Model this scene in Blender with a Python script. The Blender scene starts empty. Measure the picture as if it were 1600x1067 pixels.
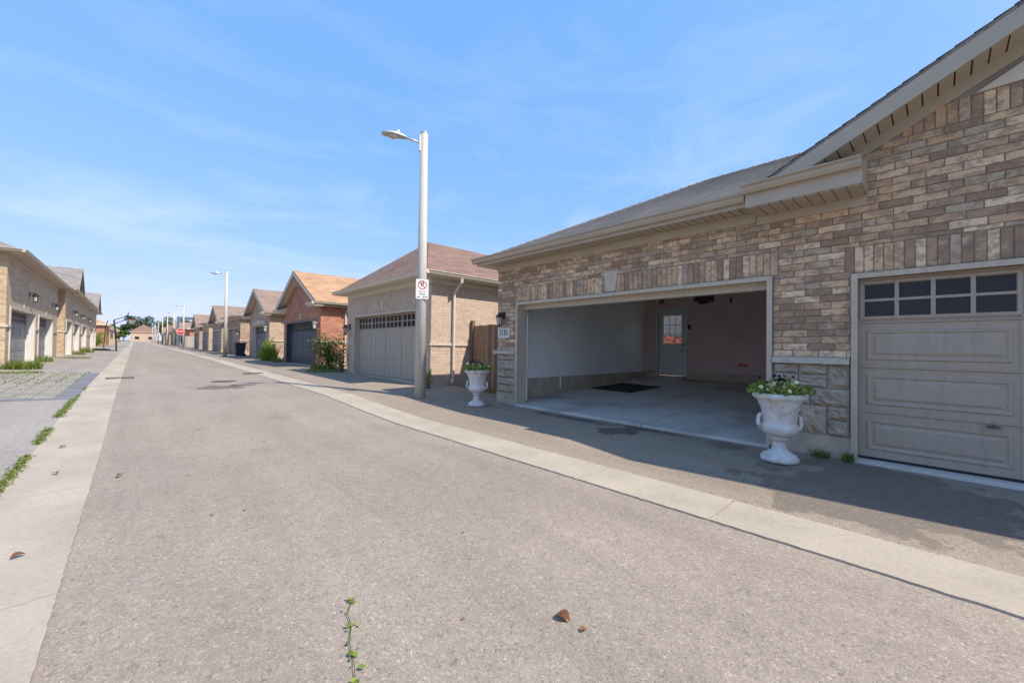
import bpy, bmesh, math, random
from mathutils import Vector, Matrix
random.seed(7)
sc = bpy.context.scene
C = bpy.context.collection
R = random
# ------------------------------------------------------------------ camera, sky, sun, exposure
cam = bpy.data.cameras.new('Camera'); cam.sensor_width = 36.0; cam.sensor_fit = 'HORIZONTAL'
cam.lens = 627.3/1600*36; cam.clip_start = 0.05; cam.clip_end = 3000
co = bpy.data.objects.new('Camera', cam); C.objects.link(co)
RX = ((0.72830592, -0.68511872, 0.01352148), (0.02020039, 0.00174183, -0.99979443), (0.68495433, 0.72842934, 0.01510825))
co.matrix_world = Matrix(((RX[0][0], -RX[1][0], -RX[2][0], 0), (RX[0][1], -RX[1][1], -RX[2][1], 0), (RX[0][2], -RX[1][2], -RX[2][2], 1.25), (0, 0, 0, 1)))
sc.camera = co
SUN_EL = math.radians(48.5); SUN_AZ = math.radians(161.1)      # azimuth from +Y towards +X
w = bpy.data.worlds.new('World'); sc.world = w; w.use_nodes = True
nt = w.node_tree; nt.nodes.clear()
out = nt.nodes.new('ShaderNodeOutputWorld'); bg = nt.nodes.new('ShaderNodeBackground')
sky = nt.nodes.new('ShaderNodeTexSky'); sky.sky_type = 'NISHITA'; sky.sun_disc = False
sky.sun_elevation = SUN_EL; sky.sun_rotation = SUN_AZ; sky.air_density = 1.0; sky.dust_density = 0.7; sky.ozone_density = 2.0
tc = nt.nodes.new('ShaderNodeTexCoord')
mp = nt.nodes.new('ShaderNodeMapping'); mp.inputs['Scale'].default_value = (1.6, 2.6, 6.5); mp.inputs['Rotation'].default_value = (0, 0.25, 0.5)
n1 = nt.nodes.new('ShaderNodeTexNoise'); n1.inputs['Scale'].default_value = 1.5; n1.inputs['Detail'].default_value = 8; n1.inputs['Roughness'].default_value = 0.62; n1.inputs['Distortion'].default_value = 0.5
rp = nt.nodes.new('ShaderNodeValToRGB'); rp.color_ramp.elements[0].position = 0.46; rp.color_ramp.elements[1].position = 0.9
rp.color_ramp.elements[0].color = (0, 0, 0, 1); rp.color_ramp.elements[1].color = (0.8, 0.8, 0.8, 1)
ss = nt.nodes.new('ShaderNodeSeparateColor'); cc_ = nt.nodes.new('ShaderNodeCombineColor'); nt.links.new(sky.outputs[0], ss.inputs[0])
for i, (k_, p_) in enumerate(((0.90, 0.64), (1.62, 0.35), (3.3, 0.15))):      # tone curve of the photograph's sky
    pw = nt.nodes.new('ShaderNodeMath'); pw.operation = 'POWER'; pw.inputs[1].default_value = p_; mu_ = nt.nodes.new('ShaderNodeMath'); mu_.operation = 'MULTIPLY'; mu_.inputs[1].default_value = k_
    nt.links.new(ss.outputs[i], pw.inputs[0]); nt.links.new(pw.outputs[0], mu_.inputs[0]); nt.links.new(mu_.outputs[0], cc_.inputs[i])
mx = nt.nodes.new('ShaderNodeMix'); mx.data_type = 'RGBA'; mx.inputs[7].default_value = (3.4, 3.8, 4.5, 1)
nt.links.new(tc.outputs['Generated'], mp.inputs['Vector']); nt.links.new(mp.outputs[0], n1.inputs['Vector'])
sp = nt.nodes.new('ShaderNodeSeparateXYZ'); nt.links.new(tc.outputs['Generated'], sp.inputs[0])
fd = nt.nodes.new('ShaderNodeMapRange'); fd.inputs[1].default_value = 0.12; fd.inputs[2].default_value = 0.5; fd.inputs[3].default_value = 1.0; fd.inputs[4].default_value = 0.28
ml = nt.nodes.new('ShaderNodeMath'); ml.operation = 'MULTIPLY'
nt.links.new(n1.outputs['Fac'], rp.inputs[0]); nt.links.new(sp.outputs[2], fd.inputs[0]); nt.links.new(rp.outputs[0], ml.inputs[0]); nt.links.new(fd.outputs[0], ml.inputs[1]); nt.links.new(ml.outputs[0], mx.inputs[0])
nt.links.new(cc_.outputs[0], mx.inputs[6]); nt.links.new(mx.outputs[2], bg.inputs[0]); nt.links.new(bg.outputs[0], out.inputs[0])
bg.inputs[1].default_value = 0.15
sl = bpy.data.lights.new('Sun', 'SUN'); sl.energy = 3.5; sl.angle = math.radians(0.53); sl.color = (1.0, 0.92, 0.80)
so = bpy.data.objects.new('Sun', sl); C.objects.link(so)
sd = Vector((math.sin(SUN_AZ)*math.cos(SUN_EL), math.cos(SUN_AZ)*math.cos(SUN_EL), math.sin(SUN_EL)))
so.rotation_euler = sd.to_track_quat('Z', 'Y').to_euler(); so.location = sd*60
vs = sc.view_settings; vs.view_transform = 'Standard'; vs.look = 'None'; vs.exposure = 0.8; vs.gamma = 1; vs.use_curve_mapping = False

# ------------------------------------------------------------------ material helpers
def lin(c): return tuple(((x/255+0.055)/1.055)**2.4 if x/255 > 0.04045 else x/255/12.92 for x in c)
class NT:
    def __init__(s, name):
        s.m = bpy.data.materials.new(name); s.m.use_nodes = True; s.t = s.m.node_tree
        s.b = s.t.nodes['Principled BSDF']; s.geo = s.t.nodes.new('ShaderNodeNewGeometry')
    def n(s, typ, **kw):
        x = s.t.nodes.new(typ)
        for k, v in kw.items():
            if k in x.inputs: x.inputs[k].default_value = v
            else: setattr(x, k, v)
        return x
    def l(s, a, b): s.t.links.new(a, b)
    def pos(s, scale=(1, 1, 1)):
        m = s.n('ShaderNodeVectorMath', operation='MULTIPLY'); s.l(s.geo.outputs['Position'], m.inputs[0]); m.inputs[1].default_value = scale
        return m.outputs[0]
    def noise(s, scale, detail=4, vec=None, rough=0.55):
        x = s.n('ShaderNodeTexNoise'); x.inputs['Scale'].default_value = scale; x.inputs['Detail'].default_value = detail; x.inputs['Roughness'].default_value = rough
        s.l(vec if vec is not None else s.geo.outputs['Position'], x.inputs['Vector']); return x.outputs['Fac']
    def ramp(s, fac, stops, interp='LINEAR'):
        x = s.n('ShaderNodeValToRGB'); x.color_ramp.interpolation = interp; e = x.color_ramp.elements
        while len(e) < len(stops): e.new(0.5)
        for i, (p, c) in enumerate(stops):
            e[i].position = p; e[i].color = (c, c, c, 1) if not hasattr(c, '__len__') else (*c, 1)
        s.l(fac, x.inputs[0]); return x.outputs[0]
    def mix(s, a, b, fac, mode='MIX'):
        x = s.n('ShaderNodeMix', data_type='RGBA', blend_type=mode)
        for v, i in ((fac, 0), (a, 6), (b, 7)):
            if hasattr(v, 'is_linked') or hasattr(v, 'links'): s.l(v, x.inputs[i])
            elif i == 0: x.inputs[0].default_value = v
            else: x.inputs[i].default_value = (*v, 1) if len(v) == 3 else v
        return x.outputs[2]
    def math(s, op, a, b=0.0, clamp=False):
        x = s.n('ShaderNodeMath', operation=op); x.use_clamp = clamp
        for v, i in ((a, 0), (b, 1)):
            if hasattr(v, 'links'): s.l(v, x.inputs[i])
            else: x.inputs[i].default_value = v
        return x.outputs[0]
    def bump(s, h, strength=0.3, dist=0.01):
        x = s.n('ShaderNodeBump'); x.inputs['Strength'].default_value = strength; x.inputs['Distance'].default_value = dist
        s.l(h, x.inputs['Height']); s.l(x.outputs[0], s.b.inputs['Normal'])
    def done(s, col, rough=0.8, metal=0.0):
        if hasattr(col, 'links'): s.l(col, s.b.inputs['Base Color'])
        else: s.b.inputs['Base Color'].default_value = (*col, 1)
        s.b.inputs['Roughness'].default_value = rough; s.b.inputs['Metallic'].default_value = metal
        return s.m
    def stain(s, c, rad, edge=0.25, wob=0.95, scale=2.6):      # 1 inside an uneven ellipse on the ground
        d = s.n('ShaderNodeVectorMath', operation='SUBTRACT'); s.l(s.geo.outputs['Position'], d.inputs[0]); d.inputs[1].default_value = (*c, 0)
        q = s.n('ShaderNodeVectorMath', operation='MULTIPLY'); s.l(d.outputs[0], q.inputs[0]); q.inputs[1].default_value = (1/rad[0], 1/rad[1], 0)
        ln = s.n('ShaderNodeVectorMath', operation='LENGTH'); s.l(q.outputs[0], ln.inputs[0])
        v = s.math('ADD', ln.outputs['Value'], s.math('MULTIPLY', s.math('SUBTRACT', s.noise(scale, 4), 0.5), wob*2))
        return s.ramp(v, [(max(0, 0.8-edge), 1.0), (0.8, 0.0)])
def plain(name, col, rough=0.7, metal=0, var=0.12, scale=6, bump=0.0, bscale=60):
    m = NT(name); f = m.noise(scale, 5)
    c = m.mix(tuple(x*(1-var) for x in col), tuple(min(1, x*(1+var)) for x in col), m.ramp(f, [(0.3, 0.0), (0.7, 1.0)]))
    if bump: m.bump(m.noise(bscale, 4), bump, 0.01)
    return m.done(c, rough, metal)
def asphalt(name, base, stains=(), big=0.12):
    m = NT(name)
    vo = m.n('ShaderNodeTexVoronoi'); vo.inputs['Scale'].default_value = 190; m.l(m.geo.outputs['Position'], vo.inputs['Vector'])
    vo2 = m.n('ShaderNodeTexVoronoi'); vo2.inputs['Scale'].default_value = 70; m.l(m.geo.outputs['Position'], vo2.inputs['Vector'])
    sep = m.n('ShaderNodeSeparateColor'); m.l(vo.outputs['Color'], sep.inputs[0])
    sep2 = m.n('ShaderNodeSeparateColor'); m.l(vo2.outputs['Color'], sep2.inputs[0])
    g = m.ramp(sep.outputs[0], [(0.0, 0.70), (0.35, 0.92), (0.75, 1.03), (0.92, 1.1), (1.0, 1.5)])
    g2 = m.ramp(sep2.outputs[1], [(0.0, 0.72), (0.12, 0.96), (0.9, 1.02), (1.0, 1.3)])
    b = m.ramp(m.noise(0.45, 6), [(0.3, 1-big), (0.7, 1+big)])
    b2 = m.ramp(m.noise(2.6, 5, m.pos((1, 0.25, 1))), [(0.3, 0.94), (0.7, 1.05)])
    fine = m.ramp(m.noise(14, 5), [(0.25, 0.9), (0.75, 1.08)])
    c = m.mix(base, g, 1.0, 'MULTIPLY')
    for x in (g2, b, b2, fine): c = m.mix(c, x, 1.0, 'MULTIPLY')
    tr_ = m.ramp(m.noise(1.0, 4, m.pos((1.5, 0.05, 1))), [(0.35, 0.93), (0.65, 1.06)]); c = m.mix(c, tr_, 1.0, 'MULTIPLY')
    drip = m.ramp(m.noise(3.2, 3, rough=0.7), [(0.70, 1.0), (0.76, 0.72)]); c = m.mix(c, drip, 1.0, 'MULTIPLY')
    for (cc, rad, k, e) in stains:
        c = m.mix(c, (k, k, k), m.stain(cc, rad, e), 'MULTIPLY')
    m.bump(m.math('ADD', sep.outputs[0], m.noise(190, 3)), 0.2, 0.004)
    return m.done(c, 0.88)
def bricktex(name, c1, c2, mortar, bw=0.25, rh=0.086, ms=0.010, bump=0.5, bias=0.0, spots=None, rough=0.85):
    m = NT(name); uv = m.n('ShaderNodeUVMap')
    b = m.n('ShaderNodeTexBrick'); b.offset = 0.5; b.inputs['Scale'].default_value = 1; b.inputs['Brick Width'].default_value = bw; b.inputs['Row Height'].default_value = rh
    b.inputs['Mortar Size'].default_value = ms/2; b.inputs['Mortar Smooth'].default_value = 0.15; b.inputs['Bias'].default_value = bias
    b.inputs['Color1'].default_value = (*c1, 1); b.inputs['Color2'].default_value = (*c2, 1); b.inputs['Mortar'].default_value = (*mortar, 1)
    m.l(uv.outputs[0], b.inputs['Vector'])
    c = m.mix(b.outputs['Color'], m.ramp(m.noise(9, 5), [(0.3, 0.84), (0.7, 1.14)]), 1.0, 'MULTIPLY')
    c = m.mix(c, m.ramp(m.noise(0.9, 4), [(0.3, 0.92), (0.7, 1.08)]), 1.0, 'MULTIPLY')
    if spots:
        c = m.mix(c, spots, m.ramp(m.noise(6.5, 2, m.pos((1, 1, 2.4))), [(0.66, 0.0), (0.74, 0.75)]))
    m.bump(m.math('SUBTRACT', m.math('MULTIPLY', m.noise(60, 4), 0.3), b.outputs['Fac']), bump, 0.008)
    return m.done(c, rough)
def shingle(name, c1, c2):
    m = NT(name); uv = m.n('ShaderNodeUVMap')
    b = m.n('ShaderNodeTexBrick'); b.offset = 0.37; b.inputs['Scale'].default_value = 1; b.inputs['Brick Width'].default_value = 0.31; b.inputs['Row Height'].default_value = 0.145
    b.inputs['Mortar Size'].default_value = 0.004; b.inputs['Mortar Smooth'].default_value = 0.4
    b.inputs['Color1'].default_value = (*c1, 1); b.inputs['Color2'].default_value = (*c2, 1); b.inputs['Mortar'].default_value = (*[x*0.45 for x in c1], 1)
    m.l(uv.outputs[0], b.inputs['Vector'])
    c = m.mix(b.outputs['Color'], m.ramp(m.noise(45, 4), [(0.3, 0.8), (0.7, 1.2)]), 1.0, 'MULTIPLY')
    c = m.mix(c, m.ramp(m.noise(0.8, 4), [(0.3, 0.9), (0.7, 1.1)]), 1.0, 'MULTIPLY')
    m.bump(m.math('SUBTRACT', m.noise(90, 2), b.outputs['Fac']), 0.5, 0.008)
    return m.done(c, 0.9)
def laid_brick(name):
    m = NT(name); a = m.n('ShaderNodeAttribute'); a.attribute_name = 'rnd'
    r = a.outputs['Fac']
    off = m.n('ShaderNodeVectorMath', operation='ADD'); m.l(m.geo.outputs['Position'], off.inputs[0])
    cb = m.n('ShaderNodeCombineXYZ'); sc_ = m.math('MULTIPLY', r, 53.0)
    for i in range(3): m.l(sc_, cb.inputs[i])
    m.l(cb.outputs[0], off.inputs[1]); v = off.outputs[0]
    vs_ = m.n('ShaderNodeVectorMath', operation='MULTIPLY'); m.l(v, vs_.inputs[0]); vs_.inputs[1].default_value = (1, 1.1, 1.7)
    base = m.ramp(r, [(0.0, (0.30, 0.215, 0.165)), (0.12, (0.41, 0.345, 0.29)), (0.26, (0.52, 0.385, 0.275)), (0.4, (0.66, 0.525, 0.395)), (0.52, (0.48, 0.34, 0.25)), (0.66, (0.58, 0.44, 0.32)), (0.8, (0.37, 0.275, 0.215)), (0.9, (0.68, 0.55, 0.43)), (1.0, (0.46, 0.35, 0.27))], 'CONSTANT')
    dark = m.ramp(m.noise(8, 5, vs_.outputs[0], 0.68), [(0.46, 0.0), (0.58, 1.0)])
    c = m.mix(base, (0.20, 0.15, 0.125), m.math('MULTIPLY', dark, 0.6))
    pale = m.ramp(m.noise(5, 3, vs_.outputs[0]), [(0.6, 0.0), (0.7, 1.0)])
    c = m.mix(c, (0.62, 0.52, 0.43), m.math('MULTIPLY', pale, 0.5))
    c = m.mix(c, m.ramp(m.noise(70, 4), [(0.25, 0.8), (0.75, 1.15)]), 1.0, 'MULTIPLY')
    c = m.mix(c, (1.17, 1.05, 0.90), 1.0, 'MULTIPLY')
    m.bump(m.noise(85, 5), 0.4, 0.006)
    return m.done(c, 0.88)
def leafmat(name, cols, rough=0.6):
    m = NT(name); a = m.n('ShaderNodeAttribute'); a.attribute_name = 'rnd'
    c = m.ramp(a.outputs['Fac'], [(i/(len(cols)-1), x) for i, x in enumerate(cols)])
    m.b.inputs['Subsurface Weight'].default_value = 0.0
    tr = m.n('ShaderNodeBsdfTranslucent'); m.l(c, tr.inputs[0]); ms = m.n('ShaderNodeMixShader'); ms.inputs[0].default_value = 0.35
    m.l(m.b.outputs[0], ms.inputs[1]); m.l(tr.outputs[0], ms.inputs[2]); m.l(ms.outputs[0], m.t.nodes['Material Output'].inputs[0])
    return m.done(c, rough)
def streaked(name, col, dirt, amt=0.35, rough=0.6):        # painted metal with rain streaks
    m = NT(name); f = m.ramp(m.noise(5, 5, m.pos((3, 3, 0.35))), [(0.45, 0.0), (0.75, 1.0)])
    c = m.mix(col, dirt, m.math('MULTIPLY', f, amt))
    c = m.mix(c, m.ramp(m.noise(22, 5), [(0.3, 0.93), (0.7, 1.05)]), 1.0, 'MULTIPLY')
    return m.done(c, rough)
def woodmat(name, c1, c2):
    m = NT(name); a = m.n('ShaderNodeObjectInfo')
    f = m.noise(9, 6, m.pos((6, 6, 0.5)), 0.6)
    c = m.mix(c1, c2, m.ramp(f, [(0.3, 0.0), (0.7, 1.0)]))
    c = m.mix(c, m.ramp(a.outputs['Random'], [(0.0, 0.65), (1.0, 1.3)]), 1.0, 'MULTIPLY')
    m.bump(f, 0.3, 0.006); return m.done(c, 0.85)
def glassmat(name, col=(0.028, 0.025, 0.026), rough=0.12):
    m = NT(name); m.b.inputs['Specular IOR Level'].default_value = 0.25; return m.done(col, rough)
def clear(name):
    m = NT(name); m.b.inputs['Transmission Weight'].default_value = 1.0; m.b.inputs['IOR'].default_value = 1.02; return m.done((0.95, 0.97, 0.97), 0.0)

LANE = (0.305, 0.25, 0.199)
M = {
 'lane': asphalt('lane_asphalt', LANE, [((1.75, 13.2), (0.75, 0.75), 0.5, 0.25), ((2.2, 13.5), (0.5, 0.35), 0.45, 0.2), ((1.2, 5.9), (0.3, 0.35), 0.86, 0.6), ((1.9, 8.0), (0.3, 0.5), 0.85, 0.6)], 0.09),
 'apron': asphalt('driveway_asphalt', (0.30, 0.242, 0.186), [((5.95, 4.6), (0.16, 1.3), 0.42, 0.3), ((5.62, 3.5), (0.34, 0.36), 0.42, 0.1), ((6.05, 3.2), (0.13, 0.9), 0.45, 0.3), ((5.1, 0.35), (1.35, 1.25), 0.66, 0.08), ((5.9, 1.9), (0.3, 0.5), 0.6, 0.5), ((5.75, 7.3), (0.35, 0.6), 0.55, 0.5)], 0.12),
 'lapron': asphalt('left_driveway_asphalt', (0.31, 0.272, 0.235), [], 0.1),
 'brick': laid_brick('blended_clay_brick'),
 'mortar': plain('mortar', (0.27, 0.235, 0.205), 0.95, bump=0.3),
 'trim': plain('taupe_aluminium', (0.45, 0.37, 0.285), 0.45, var=0.05),
 'trimpale': plain('cream_aluminium', (0.62, 0.55, 0.45), 0.45, var=0.05),
 'white': streaked('white_painted_frame', (0.62, 0.60, 0.57), (0.36, 0.33, 0.30), 0.4, 0.5),
 'jamb': streaked('beige_door_frame', (0.52, 0.435, 0.335), (0.34, 0.28, 0.215), 0.5, 0.5),
 'doorgrey': streaked('taupe_steel_door', (0.40, 0.315, 0.243), (0.30, 0.235, 0.18), 0.4, 0.5),
 'conc': None, 'slab': None,
 'found': plain('foundation_concrete', (0.45, 0.37, 0.285), 0.9, var=0.2, scale=4, bump=0.3),
 'cstone': plain('cast_stone_sill', (0.52, 0.455, 0.375), 0.85, var=0.12, scale=20, bump=0.3),
 'glass': glassmat('dark_window_glass'), 'clear': clear('clear_glass'),
 'black': plain('black_metal', (0.018, 0.018, 0.02), 0.4, var=0.1),
 'lampglass': plain('frosted_lantern_glass', (0.55, 0.55, 0.5), 0.2, var=0.05),
 'pole': streaked('pale_concrete_pole', (0.50, 0.47, 0.42), (0.36, 0.335, 0.30), 0.4, 0.8),
 'galv': plain('galvanised_metal', (0.50, 0.51, 0.52), 0.42, 0.5, var=0.1, scale=20),
 'signw': plain('white_sign_face', (0.78, 0.78, 0.78), 0.4, var=0.02), 'signr': plain('red_sign_paint', (0.55, 0.035, 0.04), 0.4, var=0.03),
 'signk': plain('black_sign_paint', (0.02, 0.02, 0.02), 0.4, var=0.03),
 'leaf': leafmat('leaf_green', [(0.035, 0.075, 0.012), (0.08, 0.15, 0.02), (0.15, 0.23, 0.04)]),
 'yleaf': leafmat('leaf_bright', [(0.12, 0.19, 0.02), (0.21, 0.30, 0.03), (0.32, 0.36, 0.06)]),
 'dleaf': leafmat('leaf_dark', [(0.02, 0.045, 0.012), (0.045, 0.085, 0.02), (0.08, 0.12, 0.03)]),
 'wflower': plain('cream_petals', (0.80, 0.76, 0.50), 0.6, var=0.1), 'kflower': plain('dark_purple_petals', (0.012, 0.008, 0.02), 0.5),
 'rflower': leafmat('red_petals', [(0.6, 0.03, 0.06), (0.75, 0.12, 0.15), (0.7, 0.35, 0.05)]),
 'bark': plain('bark', (0.12, 0.09, 0.065), 0.9, var=0.3, bump=0.5),
 'soil': plain('dry_soil', (0.16, 0.11, 0.07), 0.95, var=0.3, scale=9, bump=0.6),
 'fence': woodmat('weathered_cedar', (0.20, 0.115, 0.065), (0.34, 0.22, 0.135)),
 'greyfence': woodmat('grey_timber', (0.25, 0.22, 0.19), (0.36, 0.32, 0.28)),
 'wallw': plain('white_drywall', (0.85, 0.84, 0.80), 0.85, var=0.05, scale=1.5), 'wallp': plain('pink_primer_drywall', (0.60, 0.44, 0.41), 0.9, var=0.07, scale=2),
 'dooru': plain('white_door_paint', (0.60, 0.59, 0.56), 0.5, var=0.03),
 'rubber': plain('black_rubber', (0.015, 0.015, 0.015), 0.8),
 'bin': plain('dark_plastic_bin', (0.022, 0.026, 0.035), 0.5),
 'iron': plain('rusty_cast_iron', (0.11, 0.075, 0.06), 0.8, var=0.3, scale=20),
 'grass': leafmat('grass_blades', [(0.09, 0.14, 0.02), (0.17, 0.24, 0.03), (0.30, 0.30, 0.08)]),
 'dry': leafmat('dead_leaf', [(0.20, 0.085, 0.03), (0.42, 0.19, 0.07)]),
 'r_grey': shingle('grey_shingles', (0.19, 0.17, 0.16), (0.27, 0.24, 0.225)),
 'r_redbrown': shingle('red_brown_shingles', (0.185, 0.108, 0.078), (0.25, 0.152, 0.112)),
 'r_orange': shingle('orange_tan_shingles', (0.36, 0.205, 0.11), (0.48, 0.29, 0.165)),
 'r_brown': shingle('brown_shingles', (0.22, 0.15, 0.115), (0.30, 0.21, 0.165)),
 'b_beige': bricktex('beige_brick', (0.47, 0.35, 0.265), (0.53, 0.405, 0.315), (0.39, 0.29, 0.22)),
 'b_red': bricktex('red_brick', (0.36, 0.13, 0.075), (0.50, 0.215, 0.125), (0.40, 0.31, 0.25), spots=(0.60, 0.42, 0.34)),
 'b_tan': bricktex('tan_brick', (0.40, 0.29, 0.20), (0.54, 0.40, 0.28), (0.34, 0.28, 0.22), spots=(0.26, 0.19, 0.14)),
 'b_brown': bricktex('brown_brick', (0.31, 0.205, 0.15), (0.46, 0.33, 0.24), (0.32, 0.26, 0.21)),
 'b_left': bricktex('buff_brick', (0.42, 0.30, 0.195), (0.54, 0.405, 0.27), (0.34, 0.27, 0.2), spots=(0.25, 0.18, 0.13)),
 'd_beige': plain('greige_door', (0.39, 0.325, 0.265), 0.5, var=0.04), 'd_navy': plain('navy_door', (0.035, 0.058, 0.088), 0.45, var=0.06),
 'd_slate': plain('slate_door', (0.12, 0.135, 0.165), 0.45, var=0.05), 'd_taupe': plain('taupe_door', (0.27, 0.235, 0.20), 0.5, var=0.05), 'd_grey': plain('mid_grey_door', (0.20, 0.20, 0.205), 0.5, var=0.05),
 'groove': plain('dark_soffit_groove', (0.13, 0.105, 0.08), 0.8),
 'bluegrey': plain('blue_grey_panel', (0.09, 0.13, 0.19), 0.5),
}
def concmat(name, col, seams=()):
    m = NT(name)
    c = m.mix(tuple(x*0.86 for x in col), tuple(x*1.1 for x in col), m.ramp(m.noise(1.3, 6), [(0.3, 0.0), (0.7, 1.0)]))
    c = m.mix(c, m.ramp(m.noise(40, 5, rough=0.7), [(0.2, 0.78), (0.5, 1.0), (0.8, 1.14)]), 1.0, 'MULTIPLY')
    vo = m.n('ShaderNodeTexVoronoi'); vo.inputs['Scale'].default_value = 60; m.l(m.geo.outputs['Position'], vo.inputs['Vector'])
    c = m.mix(c, m.ramp(vo.outputs['Distance'], [(0.0, 0.68), (0.14, 1.0)]), 0.5, 'MULTIPLY')
    c = m.mix(c, m.ramp(m.noise(0.7, 5, m.pos((1.5, 0.3, 1))), [(0.3, 0.9), (0.7, 1.06)]), 1.0, 'MULTIPLY')
    m.bump(m.noise(120, 4), 0.25, 0.005)
    return m.done(c, 0.88)
M['conc'] = concmat('strip_concrete', (0.41, 0.35, 0.272))
M['apronc'] = M['conc']
def slabmat():
    m = NT('garage_floor_concrete')
    c = m.mix((0.50, 0.47, 0.43), (0.62, 0.58, 0.53), m.ramp(m.noise(1.1, 6), [(0.3, 0.0), (0.7, 1.0)]))
    c = m.mix(c, (0.25, 0.20, 0.19), m.math('MULTIPLY', m.ramp(m.noise(0.75, 5, m.pos((1, 1.4, 1))), [(0.5, 0.0), (0.68, 1.0)]), 0.6))
    c = m.mix(c, m.ramp(m.noise(30, 4), [(0.2, 0.85), (0.8, 1.1)]), 1.0, 'MULTIPLY')
    m.bump(m.noise(80, 3), 0.15, 0.004); return m.done(c, 0.65)
M['slab'] = slabmat()
def stonemat():
    m = NT('rock_faced_stone'); a = m.n('ShaderNodeAttribute'); a.attribute_name = 'rnd'
    base = m.ramp(a.outputs['Fac'], [(0.0, (0.38, 0.30, 0.225)), (0.35, (0.48, 0.39, 0.295)), (0.65, (0.49, 0.35, 0.265)), (1.0, (0.44, 0.38, 0.31))])
    c = m.mix(base, m.ramp(m.noise(8, 6), [(0.3, 0.72), (0.7, 1.2)]), 1.0, 'MULTIPLY')
    m.bump(m.noise(26, 6), 0.7, 0.02); return m.done(c, 0.9)
M['stone'] = stonemat()
def urnmat():
    m = NT('white_cast_stone'); c = m.mix((0.66, 0.645, 0.61), (0.40, 0.36, 0.30), m.ramp(m.noise(7, 7, m.pos((1, 1, 0.6)), 0.65), [(0.46, 0.0), (0.72, 0.8)]))
    m.bump(m.noise(17, 5, rough=0.6), 0.55, 0.02); return m.done(c, 0.8)
M['urn'] = urnmat()
M['paver'] = plain('grey_pavers', (0.27, 0.24, 0.20), 0.9, var=0.2, scale=2.2, bump=0.4)
M['paverd'] = plain('dark_slate_pavers', (0.165, 0.165, 0.175), 0.85, var=0.14, scale=2.2, bump=0.4)
M['ground'] = plain('dry_grass_ground', (0.14, 0.15, 0.055), 0.95, var=0.35, scale=0.7, bump=0.5, bscale=20)

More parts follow.
